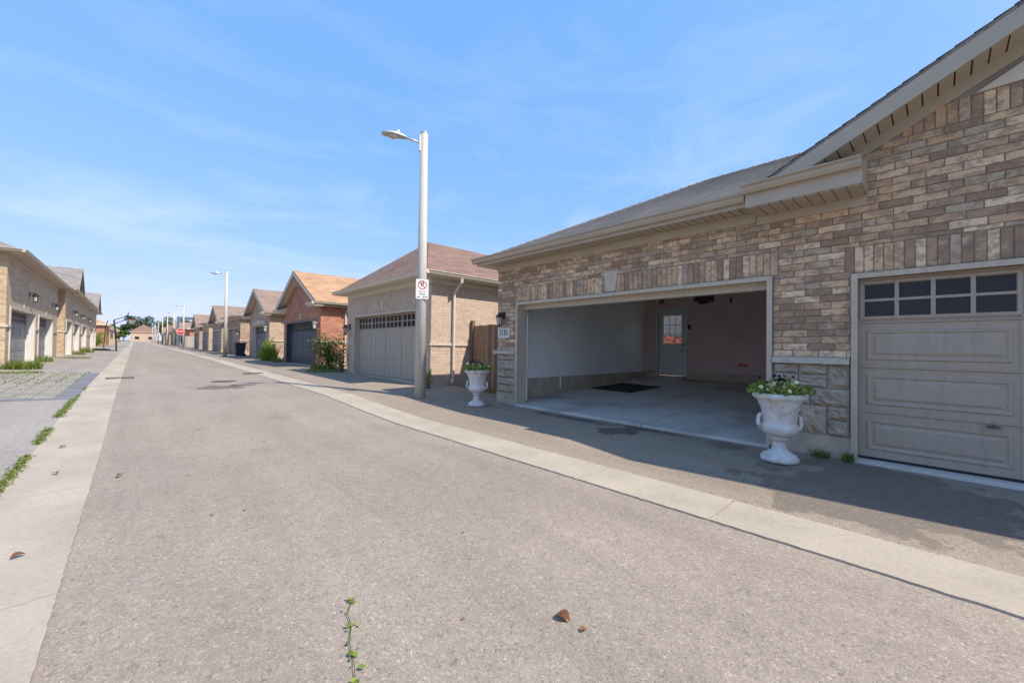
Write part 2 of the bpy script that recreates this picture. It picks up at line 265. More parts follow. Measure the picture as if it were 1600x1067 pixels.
# ------------------------------------------------------------------ geometry helpers
ORG = {}
class MB:
    def __init__(s): s.v = []; s.f = []; s.r = []; s.cur = 0.5
    def add(s, vs, fs, r=None):
        o = len(s.v); s.v += [Vector(p) for p in vs]
        s.f += [tuple(i+o for i in f) for f in fs]; s.r += [s.cur if r is None else r]*len(fs); return s
    def box(s, x0, x1, y0, y1, z0, z1, r=None):
        x0, x1 = min(x0, x1), max(x0, x1); y0, y1 = min(y0, y1), max(y0, y1)
        return s.add([(x, y, z) for z in (z0, z1) for y in (y0, y1) for x in (x0, x1)], [(0, 2, 3, 1), (4, 5, 7, 6), (0, 1, 5, 4), (2, 6, 7, 3), (0, 4, 6, 2), (1, 3, 7, 5)], r)
    def prism(s, pts, vec, r=None):                     # closed solid: polygon pushed along vec
        n = len(pts); vec = Vector(vec); p = [Vector(q) for q in pts]
        return s.add(p+[q+vec for q in p], [tuple(range(n))[::-1], tuple(range(n, 2*n))]+[(i, (i+1) % n, n+(i+1) % n, n+i) for i in range(n)], r)
    def tube(s, pts, rad, n=10, caps=True, r=None):
        pts = [Vector(p) for p in pts]; rad = rad if hasattr(rad, '__len__') else [rad]*len(pts); o = []; vs = []
        for i, p in enumerate(pts):
            d = (pts[min(i+1, len(pts)-1)]-pts[max(i-1, 0)]).normalized()
            a = d.cross(Vector((0, 0, 1))) if abs(d.z) < 0.95 else d.cross(Vector((0, 1, 0)))
            a.normalize(); b = d.cross(a)
            vs += [p+(a*math.cos(2*math.pi*k/n)+b*math.sin(2*math.pi*k/n))*rad[i] for k in range(n)]
        fs = [(i*n+k, i*n+(k+1) % n, (i+1)*n+(k+1) % n, (i+1)*n+k) for i in range(len(pts)-1) for k in range(n)]
        if caps: fs += [tuple(range(n))[::-1], tuple(range((len(pts)-1)*n, len(pts)*n))]
        return s.add(vs, fs, r)
    def lathe(s, c, prof, n=28, mod=None):
        vs = []
        for i, (r, z) in enumerate(prof):
            for k in range(n):
                a = 2*math.pi*k/n; rr = r*(mod(i, k) if mod else 1)
                vs.append((c[0]+rr*math.cos(a), c[1]+rr*math.sin(a), c[2]+z))
        fs = [(i*n+k, i*n+(k+1) % n, (i+1)*n+(k+1) % n, (i+1)*n+k) for i in range(len(prof)-1) for k in range(n)]
        fs += [tuple(range(n))[::-1], tuple(range((len(prof)-1)*n, len(prof)*n))]
        return s.add(vs, fs)
    def leaf(s, p, size, r=None, d=None):
        d = d or Vector((R.gauss(0, 1), R.gauss(0, 1), R.gauss(0, 1))).normalized()
        a = d.orthogonal().normalized(); a = Matrix.Rotation(R.uniform(0, 6.28), 3, d) @ a; b = d.cross(a)
        p = Vector(p); l = size*R.uniform(0.7, 1.3); wd = l*0.5
        return s.add([p-a*l*0.5, p+b*wd*0.5+d*l*0.06, p+a*l*0.5, p-b*wd*0.5+d*l*0.06], [(0, 1, 2, 3)], R.random() if r is None else r)
    def blade(s, p, h, lean, wd=0.012, r=None):
        p = Vector(p); a = R.uniform(0, 6.28); d = Vector((math.cos(a), math.sin(a), 0)); q = Vector((-d.y, d.x, 0))*wd
        m = p+d*lean*0.35+Vector((0, 0, h*0.6)); t = p+d*lean+Vector((0, 0, h))
        return s.add([p-q, p+q, m+q*0.7, m-q*0.7, t], [(0, 1, 2, 3), (3, 2, 4)], R.random() if r is None else r)
    def blob(s, c, rad, n, size):
        c = Vector(c)
        for _ in range(n):
            d = Vector((R.gauss(0, 1), R.gauss(0, 1), R.gauss(0, 1))).normalized(); k = R.random()**0.4
            s.leaf(c+Vector((d.x*rad[0], d.y*rad[1], d.z*rad[2]))*k, size)
        return s
    def build(s, name, mat, parent=None, smooth=False, kind=None, solid=True, own=False):
        me = bpy.data.meshes.new(name)
        if parent is not None and not own: org = ORG[parent]
        else:
            xs = [v.x for v in s.v]; ys = [v.y for v in s.v]; zs = [v.z for v in s.v]
            org = Vector(((min(xs)+max(xs))/2, (min(ys)+max(ys))/2, min(zs)))
        me.from_pydata([v-org for v in s.v], [], s.f)
        if solid:
            bm = bmesh.new(); bm.from_mesh(me); bmesh.ops.recalc_face_normals(bm, faces=bm.faces); bm.to_mesh(me); bm.free()
        at = me.attributes.new('rnd', 'FLOAT', 'FACE')
        for i, r in enumerate(s.r): at.data[i].value = r
        uv = me.uv_layers.new(name='UVMap'); up = Vector((0, 0, 1))
        for p in me.polygons:
            nn = p.normal; u = up.cross(nn)
            if u.length < 0.05: u = Vector((1, 0, 0)); v = Vector((0, 1, 0))
            else: u.normalize(); v = nn.cross(u)
            for li in p.loop_indices:
                q = me.vertices[me.loops[li].vertex_index].co+org; uv.data[li].uv = (q.dot(u), q.dot(v))
        if smooth:
            for p in me.polygons: p.use_smooth = True
        me.materials.append(M[mat] if isinstance(mat, str) else mat)
        o = bpy.data.objects.new(name, me); C.objects.link(o); ORG[o] = org
        if parent is not None:
            o.parent = parent; o.location = org-ORG[parent]
        else: o.location = org
        if kind: o['kind'] = kind
        return o
def tag(o, label, cat, group=None):
    o['label'] = label; o['category'] = cat
    if group: o['group'] = group
    return o
def thing(name, label, cat, loc, group=None):
    o = bpy.data.objects.new(name, None); C.objects.link(o); o.location = loc; ORG[o] = Vector(loc); o.empty_display_size = 0.2
    return tag(o, label, cat, group)
def lerp_tab(tab):
    def f(y):
        if y <= tab[0][0]: return tab[0][1]
        for (a, va), (b, vb) in zip(tab, tab[1:]):
            if y <= b: return va+(vb-va)*(y-a)/(b-a)
        return tab[-1][1]
    return f
fz = lerp_tab([(-40, -0.06), (-6, -0.045), (1, -0.03), (6.5, -0.03), (8, 0.02), (10, 0.11), (16, 0.18), (25, 0.25), (35, 0.34), (50, 0.43), (75, 0.55), (100, 0.68), (200, 1.35), (420, 3.0)])
gz = lambda y: fz(y)-0.065
lz = lambda y: gz(y)+0.10
YS = [-40, -20, -12, -8, -6, -4, -2, 0]+[0.5*i for i in range(1, 60)]+list(range(30, 110, 4))+list(range(110, 421, 20))
def sheet(name, x0, x1, z0, z1, mat, ys, nx=1, kind='structure', thick=0.0):
    mb = MB(); n = nx+1
    for y in ys:
        for i in range(n):
            t = i/nx; mb.v.append(Vector((x0+(x1-x0)*t, y, z0(y)*(1-t)+z1(y)*t)))
    for j in range(len(ys)-1):
        for i in range(nx): mb.f.append((j*n+i, j*n+i+1, (j+1)*n+i+1, (j+1)*n+i)); mb.r.append(0.5)
    return mb.build(name, mat, kind=kind, solid=False)

# ------------------------------------------------------------------ setting
sheet('ground', -400, 400, lambda y: gz(y)-0.14, lambda y: gz(y)-0.14, 'ground', [-300]+YS+[900])
sheet('lane', -0.30, 3.36, gz, gz, 'lane', YS, 4)
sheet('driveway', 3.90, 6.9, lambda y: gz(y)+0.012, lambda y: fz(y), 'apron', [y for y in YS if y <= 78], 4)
sheet('driveway', -0.82, -3.9, lambda y: gz(y)+0.012, lz, 'lapron', [y for y in YS if y <= 78], 4)
sheet('cross_street', -60, 60, lambda y: gz(y)+0.004, lambda y: gz(y)+0.004, 'lane', [78.5, 82, 86])
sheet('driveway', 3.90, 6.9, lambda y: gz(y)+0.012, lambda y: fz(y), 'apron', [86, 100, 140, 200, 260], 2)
sheet('driveway', -0.82, -3.9, lambda y: gz(y)+0.012, lz, 'lapron', [86, 100, 140, 200, 260], 2)
def strip(x0, x1, cuts, label):
    root = bpy.data.objects.new('concrete_strip', None); C.objects.link(root); ORG[root] = Vector((0, 0, 0)); root['kind'] = 'structure'
    for a, b in zip(cuts, cuts[1:]):
        a += 0.006; b -= 0.006; k = max(1, int((b-a)/(0.05 if b < 14 and a > -3 else 1.5))); mb = MB(); jl = [R.gauss(0, 0.0028) for _ in range(k+1)]; jr = [R.gauss(0, 0.0028) for _ in range(k+1)]
        for i in range(k):
            ya, yb = a+(b-a)*i/k, a+(b-a)*(i+1)/k
            xm = (x0+x1)/2
            for xa, xb, za, zb, l0, l1, r0, r1 in ((x0, xm, 0.014, 0.004, jl[i], jl[i+1], 0, 0), (xm, x1, 0.004, 0.014, 0, 0, jr[i], jr[i+1])):
                mb.add([(xa+l0, ya, gz(ya)+za), (xb+r0, ya, gz(ya)+zb), (xb+r1, yb, gz(yb)+zb), (xa+l1, yb, gz(yb)+za), (xa, ya, gz(ya)-0.1), (xb, ya, gz(ya)-0.1), (xb, yb, gz(yb)-0.1), (xa, yb, gz(yb)-0.1)],
                       [(0, 1, 2, 3), (4, 7, 6, 5), (0, 4, 5, 1), (1, 5, 6, 2), (2, 6, 7, 3), (3, 7, 4, 0)])
        mb.build('slab', 'conc', root)
strip(3.33, 3.92, [-30, -12, -6, -1.8, 1.25, 2.55, 6.2, 9.4, 13, 17, 21, 26, 31, 37, 44, 52, 62, 78], '')
strip(-0.84, -0.27, [-30, -8, 0, 3.2, 5.4, 9.0, 13, 17, 21, 26, 31, 37, 44, 52, 62, 78], '')
strip(3.33, 3.92, [86, 110, 150, 200, 260], ''); strip(-0.84, -0.27, [86, 110, 150, 200, 260], '')

# ------------------------------------------------------------------ shared building parts
def lantern(root, X, Y, Z, sg, mat='black', s=1.0):      # on a wall facing -sg*X
    o = -sg
    mb = MB(); mb.box(X, X+o*0.025, Y-0.05*s, Y+0.05*s, Z-0.02*s, Z+0.14*s)
    mb.tube([(X+o*0.02, Y, Z+0.08*s), (X+o*0.08*s, Y, Z+0.12*s), (X+o*0.13*s, Y, Z+0.09*s)], 0.012*s, 6)
    cx = X+o*0.14*s
    mb.lathe((cx, Y, Z), [(0.012*s, 0.12*s), (0.03*s, 0.10*s), (0.095*s, 0.03*s), (0.098*s, 0.015*s), (0.06*s, 0.012*s)], 8)
    for k in range(4):
        a = math.pi/4+k*math.pi/2
        mb.tube([(cx+0.068*s*math.cos(a), Y+0.068*s*math.sin(a), Z+0.02*s), (cx+0.045*s*math.cos(a), Y+0.045*s*math.sin(a), Z-0.17*s)], 0.008*s, 5)
    mb.lathe((cx, Y, Z-0.21*s), [(0.01*s, 0.0), (0.03*s, 0.015*s), (0.055*s, 0.04*s), (0.05*s, 0.045*s)], 8)
    l = mb.build('wall_lantern', mat, root)
    MB().lathe((cx, Y, Z-0.165*s), [(0.035*s, 0.0), (0.055*s, 0.17*s)], 8).build('lantern_glass', 'lampglass', l)
GUT = [(0, 0), (0, -0.09), (-0.05, -0.09), (-0.075, -0.055), (-0.075, -0.03), (-0.105, -0.012), (-0.105, 0)]
def gutter(root, p0, p1, out, mat='trim', name='gutter', sc_=1.15):        # K-profile along p0-p1, sticking out along 'out'
    p0, p1 = Vector(p0), Vector(p1); o = Vector(out)
    return MB().prism([p0-o*a*sc_+Vector((0, 0, b*sc_)) for a, b in GUT], p1-p0).build(name, mat, root)
def downspout(root, x, y, ztop, zbot, wallx, wally, mat='trimpale'):      # from gutter (x,y) back to the wall, then down
    mb = MB(); mb.tube([(x, y, ztop), (x, y, ztop-0.10), (wallx, wally, ztop-0.42), (wallx, wally, zbot+0.22), (wallx-0.02, wally-0.02, zbot+0.1), (wallx-0.12, wally-0.10, zbot+0.05)], 0.045, 8)
    return mb.build('downspout', mat, root)
def garage_door(root, Xd, sg, y0, y1, z0, z1, style, mat, winmat='glass', cols=4):
    o = -sg                                            # outward
    base = MB().box(Xd, Xd+sg*0.045, y0, y1, z0, z1).build('garage_door', mat, root)
    H = z1-z0; rows = 4; rh = H/rows; cw = (y1-y0)/cols
    for c in range(cols):
        for r in range(rows):
            a, b = y0+c*cw, y0+(c+1)*cw; za, zb = z0+r*rh, z0+(r+1)*rh
            if r == rows-1 and style != 'blank':
                # window light: frame bars proud, panes behind
                fr = MB(); m = 0.05
                ya, yb, zc, zd = a+m, b-m, za+0.07, zb-0.07
                nc, nr = (4, 2)
                t = 0.018
                fr.box(Xd, Xd+o*0.022, ya-0.03, ya, zc-0.03, zd+0.03); fr.box(Xd, Xd+o*0.022, yb, yb+0.03, zc-0.03, zd+0.03)
                fr.box(Xd, Xd+o*0.022, ya, yb, zc-0.03, zc); fr.box(Xd, Xd+o*0.022, ya, yb, zd, zd+0.03)
                for i in range(1, nc):
                    yy = ya+(yb-ya)*i/nc; fr.box(Xd, Xd+o*0.02, yy-t, yy+t, zc, zd)
                zz = (zc+zd)/2
                for i in range(nc):
                    q0 = ya+(yb-ya)*i/nc+(t if i else 0); q1 = ya+(yb-ya)*(i+1)/nc-(t if i < nc-1 else 0); fr.box(Xd, Xd+o*0.019, q0, q1, zz-t*0.8, zz+t*0.8)
                fr.build('window_frame', mat, base)
                for i in range(nc):
                    for j in range(nr):
                        q0 = ya+(yb-ya)*i/nc; q1 = ya+(yb-ya)*(i+1)/nc; s0 = zc+(zd-zc)*j/nr; s1 = zc+(zd-zc)*(j+1)/nr
                        MB().box(Xd-o*0.002, Xd+o*0.005, q0+0.008, q1-0.008, s0+0.008, s1-0.008).build('pane', winmat, base)
            elif style == 'raised':
                m = 0.075; d = 0.014
                ya, yb, zc, zd = a+m, b-m, za+0.085, zb-0.085
                mb = MB()
                # moulded rim then raised field
                P = lambda i, x: [(x, ya+i, zc+i), (x, yb-i, zc+i), (x, yb-i, zd-i), (x, ya+i, zd-i)]
                rings = [P(0, Xd), P(0.012, Xd+o*0.013), P(0.03, Xd+o*0.012), P(0.045, Xd+o*0.002), P(0.06, Xd+o*0.003), P(0.085, Xd+o*0.014)]
                vs = [q for rg in rings for q in rg]; fs = [(i*4+k, i*4+(k+1) % 4, (i+1)*4+(k+1) % 4, (i+1)*4+k) for i in range(5) for k in range(4)]+[(20, 21, 22, 23), (3, 2, 1, 0)]
                mb.add(vs, fs); mb.build('panel', mat, base)
            elif style == 'plank':
                if r == 2: continue
                # vertical boards between rails
                k = 4
                top = zb if r == 0 else z0+3*rh
                zlo = za+0.05; zhi = top-0.05
                for i in range(k):
                    q0 = a+0.04+(b-a-0.08)*i/k+0.006; q1 = a+0.04+(b-a-0.08)*(i+1)/k-0.006
                    MB().box(Xd, Xd+o*0.012, q0, q1, zlo, zhi).build('plank', mat, base)
            else:
                m = 0.03
                MB().box(Xd, Xd+o*0.012, a+m, b-m, za+m, zb-m).build('panel', mat, base)
    if style == 'raised':                              # section joints: shadowed shiplap lips
        for r in range(1, rows):
            zz = z0+r*rh; MB().prism([(Xd, y0, zz-0.012), (Xd+o*0.016, y0, zz-0.004), (Xd+o*0.016, y0, zz+0.012), (Xd, y0, zz+0.018)], (0, y1-y0, 0)).build('section_lip', mat, base)
        for c in range(0, cols+1):
            yy = min(max(y0+c*cw, y0+0.03), y1-0.03); MB().box(Xd, Xd+o*0.006, yy-0.03, yy+0.03, z0, z1).build('stile', mat, base)
    return base
def frame3(root, X0, X1, y0, y1, z0, z1, t, mat):      # jambs + head lining an opening, between X0 and X1
    MB().box(X0, X1, y0, y0+t, z0, z1).build('door_jamb', mat, root); MB().box(X0, X1, y1-t, y1, z0, z1).build('door_jamb', mat, root)
    MB().box(X0, X1, y0+t, y1-t, z1-t, z1).build('door_head', mat, root)

# ------------------------------------------------------------------ the main garage with the open bay
XF = 6.25; XB = 12.75; YL = 7.15; YR = -4.95
D1 = (1.53, 6.50, 2.26); D2 = (-4.38, 0.72, 2.18)
SOFF = lambda y: 3.96-0.507*(abs(y+1.85)-1.93)          # underside of the rake where it meets the wall
EAVE = 3.16
main = thing('garage_building', 'long brown brick garage building with an open bay beside a taupe panelled door', 'garage', (XF, 1.1, 0))
fw = MB()
xw0, xw1 = XF+0.012, XF+0.24                               # mortar face sits 12 mm behind the brick face
fw.box(xw0, xw1, D1[1], YL, 0.22, EAVE+0.25); fw.box(xw0, xw1, D2[1], D1[0], 0.22, EAVE+0.25); fw.box(xw0, xw1, YR, D2[0], 0.22, EAVE+0.25)
fw.box(xw0, xw1, D1[0], D1[1], D1[2], EAVE+0.25); fw.box(xw0, xw1, D2[0], D2[1], D2[2], EAVE+0.25)
fw.prism([(xw0, 0.85, EAVE+0.25), (xw0, -4.55, EAVE+0.25), (xw0, -4.2, SOFF(-4.2)-0.08), (xw0, -1.85, SOFF(-1.85)-0.08), (xw0, 0.5, SOFF(0.5)-0.08)], (xw1-xw0, 0, 0))
front = fw.build('front_wall', 'mortar', main)
MB().box(XF-0.004, XF+0.24, D1[1]-0.02, YL+0.004, -0.12, 0.22).build('foundation', 'found', main)
MB().box(XF-0.004, XF+0.24, D2[1]-0.02, D1[0]+0.02, -0.12, 0.22).build('foundation', 'found', main)
MB().box(XF-0.004, XF+0.24, YR, D2[0]+0.02, -0.12, 0.22).build('foundation', 'found', main)
# --- bricks
CH = 0.086; BL = 0.264; J = 0.008
bricks = []                                               # (y0,y1,z0,z1)
def free(y0, y1, z0, z1):
    """cut a course piece out of the openings; returns list of (y0,y1)"""
    segs = [(y0, y1)]
    for a, b, t in ((D1[0]-0.0, D1[1]+0.0, D1[2]+0.33), (D2[0], D2[1], D2[2]+0.33)):
        if z0 < t-0.02 and z1 > 0.0:
            lo, hi = (a-0.06, b+0.06) if z0 > t-0.33-0.02 else (a, b)
            ns = []
            for s0, s1 in segs:
                if s1 <= lo or s0 >= hi: ns.append((s0, s1))
                else:
                    if s0 < lo: ns.append((s0, lo))
                    if s1 > hi: ns.append((hi, s1))
            segs = ns
    return [(a, b) for a, b in segs if b-a > 0.035]
T1, T2 = D1[2]+0.33, D2[2]+0.33
z = 1.185; row = 0
while z < 3.67:
    zt = z+CH-J
    off = (row % 2)*0.5*(BL+J)+R.uniform(-0.02, 0.02)
    y = YR-off
    while y < YL:
        ya, yb = max(y, YR), min(y+BL, YL); y += BL+J
        if yb-ya < 0.03: continue
        segs = [(ya, yb, z)]
        for lo0, hi0, sold, top in ((D1[0], D1[1], D1[2], T1), (D2[0], D2[1], D2[2], T2)):
            ns = []
            for a, b, zz in segs:
                lo, hi = (lo0-0.06, hi0+0.06) if z+CH*0.5 > sold else (lo0-J*0.3, hi0+J*0.3)
                if b <= lo or a >= hi or z >= top-0.012: ns.append((a, b, zz)); continue
                if a < lo: ns.append((a, lo-J*0.5, zz))
                if b > hi: ns.append((hi+J*0.5, b, zz))
                if zt > top+0.022: ns.append((max(a, lo), min(b, hi), top))
            segs = ns
        for a, b, zz in segs:
            ztt = min(zt, 3.667)
            if z > EAVE+0.1:
                lim = lambda q: SOFF(q)-0.10
                while a < b and lim(a) < ztt and a < -1.85: a += 0.02
                while b > a and lim(b) < ztt and b > -1.85: b -= 0.02
            if b-a > 0.03 and ztt-zz > 0.015: bricks.append((a, b, zz, ztt))
    z += CH; row += 1
def soldiers(y0, y1, z0, z1, clip=False):
    n = round((y1-y0)/CH); p = (y1-y0)/n
    for i in range(n):
        a, b = y0+i*p+J/2, y0+(i+1)*p-J/2
        t = z1 if not clip else min(z1, min(SOFF(a), SOFF(b))-0.10)
        if t-z0 > 0.03: bricks.append((a, b, z0, t))
soldiers(D1[0]-0.055, 3.955, D1[2]+0.012, D1[2]+0.32); soldiers(4.155, D1[1]+0.055, D1[2]+0.012, D1[2]+0.32)
soldiers(D2[0]-0.055, D2[1]+0.055, D2[2]+0.012, D2[2]+0.32)
soldiers(-3.98, 0.28, 3.675, 3.915, True)
def seen(b):
    y = (b[0]+b[1])/2; zz = (b[2]+b[3])/2
    if y < -0.78: return 1e9
    if zz > 3.12 and y > 0.62: return 1e8                  # behind the eaves
    return math.hypot(XF, y)+0.02*abs(zz-1.25)-0.5*min(b[1]-b[0], 0.2)
bricks.sort(key=seen)
cache = {}
def brick_mesh(wd, h, var):
    key = (round(wd, 2), round(h, 2), var)
    if key in cache: return cache[key]
    x0, x1, c = 0.0, 0.03, 0.004; a, b = wd/2, h/2
    ja = [R.uniform(-0.0013, 0.0013) for _ in range(8)]
    vs = [(x1, -a, -b), (x1, a, -b), (x1, a, b), (x1, -a, b), (x0+c, -a+ja[0], -b), (x0+c, a, -b+ja[1]), (x0+c, a-ja[2], b), (x0+c, -a, b-ja[3]), (x0, -a+c, -b+c+ja[4]), (x0, a-c, -b+c), (x0, a-c+ja[5], b-c), (x0, -a+c, b-c+ja[6])]
    fs = [(8, 11, 10, 9)]+[(4+k, 8+k, 8+(k+1) % 4, 4+(k+1) % 4) for k in range(4)]+[(k, 4+k, 4+(k+1) % 4, (k+1) % 4) for k in range(4)]
    cache[key] = (vs, fs); return cache[key]
meshes = {}
rest = MB()
for i, b in enumerate(bricks):
    wd, h = b[1]-b[0], b[3]-b[2]; var = R.randrange(14); vs, fs = brick_mesh(wd, h, var); r = (var+0.5)/14
    cy, cz = (b[0]+b[1])/2, (b[2]+b[3])/2; px = XF+R.uniform(-0.002, 0.003)
    if i < 300:
        key = (round(wd, 2), round(h, 2), var)
        if key not in meshes:
            mb = MB(); mb.add(vs, fs, r); mo = mb.build('brick', 'brick', front, solid=False, own=True)
            for q, v in zip(mo.data.vertices, vs): q.co = v
            meshes[key] = mo.data; o = mo
        else:
            o = bpy.data.objects.new('brick', meshes[key]); C.objects.link(o); o.parent = front
        o.location = Vector((px, cy, cz))-ORG[front]
    else: rest.add([(px+v[0], cy+v[1], cz+v[2]) for v in vs], fs, r)
rest.build('brickwork', 'brick', front, kind='stuff', solid=False)
# keystone, sills, stones, plaque
MB().prism([(XF-0.02, 3.96, 2.285), (XF-0.02, 4.15, 2.285), (XF-0.02, 4.20, 2.66), (XF-0.02, 3.91, 2.66)], (0.05, 0, 0)).build('keystone', 'cstone', main)
for a, b in ((D1[1]+0.005, YL+0.07), (D2[1]+0.01, D1[0]-0.01), (YR-0.05, D2[0]-0.01)):
    MB().prism([(XF-0.07, a, 1.10), (XF+0.05, a, 1.10), (XF+0.05, a, 1.182), (XF-0.02, a, 1.182), (XF-0.07, a, 1.165)], (0, b-a, 0)).build('sill_stone', 'cstone', main)
def stone(y0, y1, z0, z1):
    mb = MB(); n = 6; y0 += 0.006; y1 -= 0.006; z0 += 0.006; z1 -= 0.006; mb.cur = R.random()
    ph = R.uniform(0, 6); g = [[0]*(n+1) for _ in range(n+1)]
    for i in range(n+1):
        for j in range(n+1):
            e = min(i, n-i, j, n-j); g[i][j] = 0.0 if e == 0 else 0.018+R.uniform(0, 0.028)+0.012*math.sin(ph+i*1.1+j*0.8)
    vs = [(XF-g[i][j], y0+(y1-y0)*i/n, z0+(z1-z0)*j/n) for i in range(n+1) for j in range(n+1)]
    fs = [(i*(n+1)+j, (i+1)*(n+1)+j, (i+1)*(n+1)+j+1, i*(n+1)+j+1) for i in range(n) for j in range(n)]
    mb.add(vs, fs); k = len(mb.v)
    mb.add([(XF+0.06, y0, z0), (XF+0.06, y1, z0), (XF+0.06, y1, z1), (XF+0.06, y0, z1), (XF, y0, z0), (XF, y1, z0), (XF, y1, z1), (XF, y0, z1)], [(0, 4, 5, 1), (1, 5, 6, 2), (2, 6, 7, 3), (3, 7, 4, 0)])
    mb.build('stone', 'stone', main, solid=False)
for s in ((1.24, 1.52, 0.97, 1.10), (0.95, 1.24, 0.965, 1.10), (0.73, 0.95, 0.80, 1.10), (1.24, 1.52, 0.81, 0.97), (0.95, 1.24, 0.80, 0.965), (0.73, 1.12, 0.58, 0.80), (1.12, 1.52, 0.58, 0.81),
          (0.95, 1.23, 0.22, 0.58), (0.73, 0.95, 0.42, 0.58), (0.73, 0.95, 0.22, 0.42), (1.23, 1.52, 0.22, 0.58),
          (6.51, 7.15, 0.96, 1.10), (6.51, 7.15, 0.74, 0.96), (6.51, 6.86, 0.56, 0.74), (6.86, 7.15, 0.56, 0.74), (6.51, 7.15, 0.40, 0.56), (6.51, 6.8, 0.22, 0.40), (6.8, 7.15, 0.22, 0.40),
          (YR, -4.39, 0.9, 1.10), (YR, -4.39, 0.55, 0.9), (YR, -4.39, 0.22, 0.55)): stone(*s)
# side and back walls
bw = MB(); bw.box(XF+0.24, XB+0.2, YL-0.22, YL, -0.1, EAVE+0.2); bw.box(XF+0.24, XB+0.2, YR, YR+0.22, -0.1, EAVE+0.2)
bd = (5.50, 6.42, 0.40, 2.52)                             # yard door opening in the back wall
bw.box(XB, XB+0.2, YR+0.22, bd[0], -0.1, EAVE+0.2); bw.box(XB, XB+0.2, bd[1], YL-0.22, -0.1, EAVE+0.2); bw.box(XB, XB+0.2, bd[0], bd[1], bd[3], EAVE+0.2); bw.box(XB, XB+0.2, bd[0], bd[1], -0.1, bd[2])
bw.build('outer_wall', 'b_brown', main)
# interior linings of the open bay
YI = YL-0.25; YP = 1.12                                   # left lining, party wall
MB().box(XF+0.245, XB-0.02, YI, YI+0.025, 0.50, 2.98).build('side_lining', 'wallw', main)
MB().box(XF+0.245, XB-0.02, YP-0.1, YP, 0.50, 2.98).build('party_lining', 'wallw', main)
pk = MB(); pk.box(XB-0.02, XB-0.001, YP, bd[0]-0.07, 0.56, 2.98); pk.box(XB-0.02, XB-0.001, bd[1]+0.07, YI, 0.56, 2.98); pk.box(XB-0.02, XB-0.001, bd[0]-0.07, bd[1]+0.07, bd[3]+0.07, 2.98)
pk.build('back_lining', 'wallp', main)
MB().box(XF+0.24, XB+0.1, YP-0.1, YI+0.02, 2.99, 3.05).build('ceiling_board', 'wallw', main)
MB().box(XF+0.25, XB-0.03, YI-0.04, YI+0.03, -0.05, 0.495).build('concrete_curb', 'found', main)
MB().box(XF+0.25, XB-0.03, YP-0.1, YP+0.04, -0.05, 0.495).build('concrete_curb', 'found', main)
kb = MB(); kb.box(XB-0.06, XB-0.002, YP+0.04, bd[0]-0.07, -0.05, 0.555); kb.box(XB-0.06, XB-0.002, bd[1]+0.07, YI-0.04, -0.05, 0.555); kb.build('concrete_curb', 'found', main)
MB().box(XB-0.35, XB-0.002, bd[0]-0.07, bd[1]+0.07, 0.1, 0.395).build('door_step', 'found', main)
# floor: four slabs parted by joints, rising to the back
def fslab(x0, x1, y0, y1):
    q = lambda x: 0.0 if x < 6.6 else 0.33*(x-6.6)/(XB-6.6)
    xs = [x for x in (x0, 6.6, x1) if x0 <= x <= x1]; mb = MB(); xs = sorted(set(xs))
    for a, b in zip(xs, xs[1:]):
        mb.add([(a, y0, q(a)), (b, y0, q(b)), (b, y1, q(b)), (a, y1, q(a)), (a, y0, -0.15), (b, y0, -0.15), (b, y1, -0.15), (a, y1, -0.15)], [(0, 1, 2, 3), (4, 7, 6, 5), (0, 4, 5, 1), (1, 5, 6, 2), (2, 6, 7, 3), (3, 7, 4, 0)])
    mb.build('floor_slab', 'slab', main)
fslab(6.19, 9.33, 3.42, D1[1]-0.03); fslab(6.19, 9.33, D1[0]+0.03, 3.40)
fslab(9.35, XB, 3.42, YI-0.04); fslab(9.35, XB, YP+0.04, 3.40); fslab(6.50, 9.33, D1[1]-0.03+0.004, YI-0.04)
fslab(6.50, 9.33, YP+0.04, D1[0]+0.026)
MB().box(6.19, 6.6, D2[0]+0.03, D2[1]-0.03, -0.15, -0.002).build('floor_slab', 'slab', main)
# frames
frame3(main, XF-0.03, XF+0.27, D1[0]+0.003, D1[1]-0.003, 0.0, D1[2], 0.05, 'jamb')
for yy in (D1[0]+0.003, D1[1]-0.063): MB().box(XF-0.042, XF-0.03, yy, yy+0.06, 0.0, D1[2]-0.0).build('brick_mould', 'jamb', main)
MB().box(XF-0.042, XF-0.03, D1[0]+0.063, D1[1]-0.063, D1[2]-0.06, D1[2]).build('brick_mould', 'jamb', main)
MB().box(XF+0.12, XF+0.25, D1[0]+0.053, D1[1]-0.053, D1[2]-0.16, D1[2]-0.05).build('door_head', 'jamb', main)
frame3(main, XF-0.03, XF+0.2, D2[0]+0.003, D2[1]-0.003, 0.0, D2[2], 0.05, 'jamb')
for yy in (D2[0]+0.003, D2[1]-0.063): MB().box(XF-0.042, XF-0.03, yy, yy+0.06, 0.0, D2[2]).build('brick_mould', 'jamb', main)
MB().box(XF-0.042, XF-0.03, D2[0]+0.063, D2[1]-0.063, D2[2]-0.06, D2[2]).build('brick_mould', 'jamb', main)
garage_door(main, XF+0.09, 1, D2[0]+0.055, D2[1]-0.055, 0.025, D2[2]-0.055, 'raised', 'doorgrey')
MB().box(XF+0.075, XF+0.13, D2[0]+0.055, D2[1]-0.055, 0.0, 0.024).build('door_seal', 'rubber', main)
hd = MB(); hd.box(XF+0.055, XF+0.09, -0.39, -0.36, 0.50, 0.53); hd.box(XF+0.045, XF+0.06, -0.42, -0.33, 0.505, 0.525); hd.build('door_handle', 'iron', main)
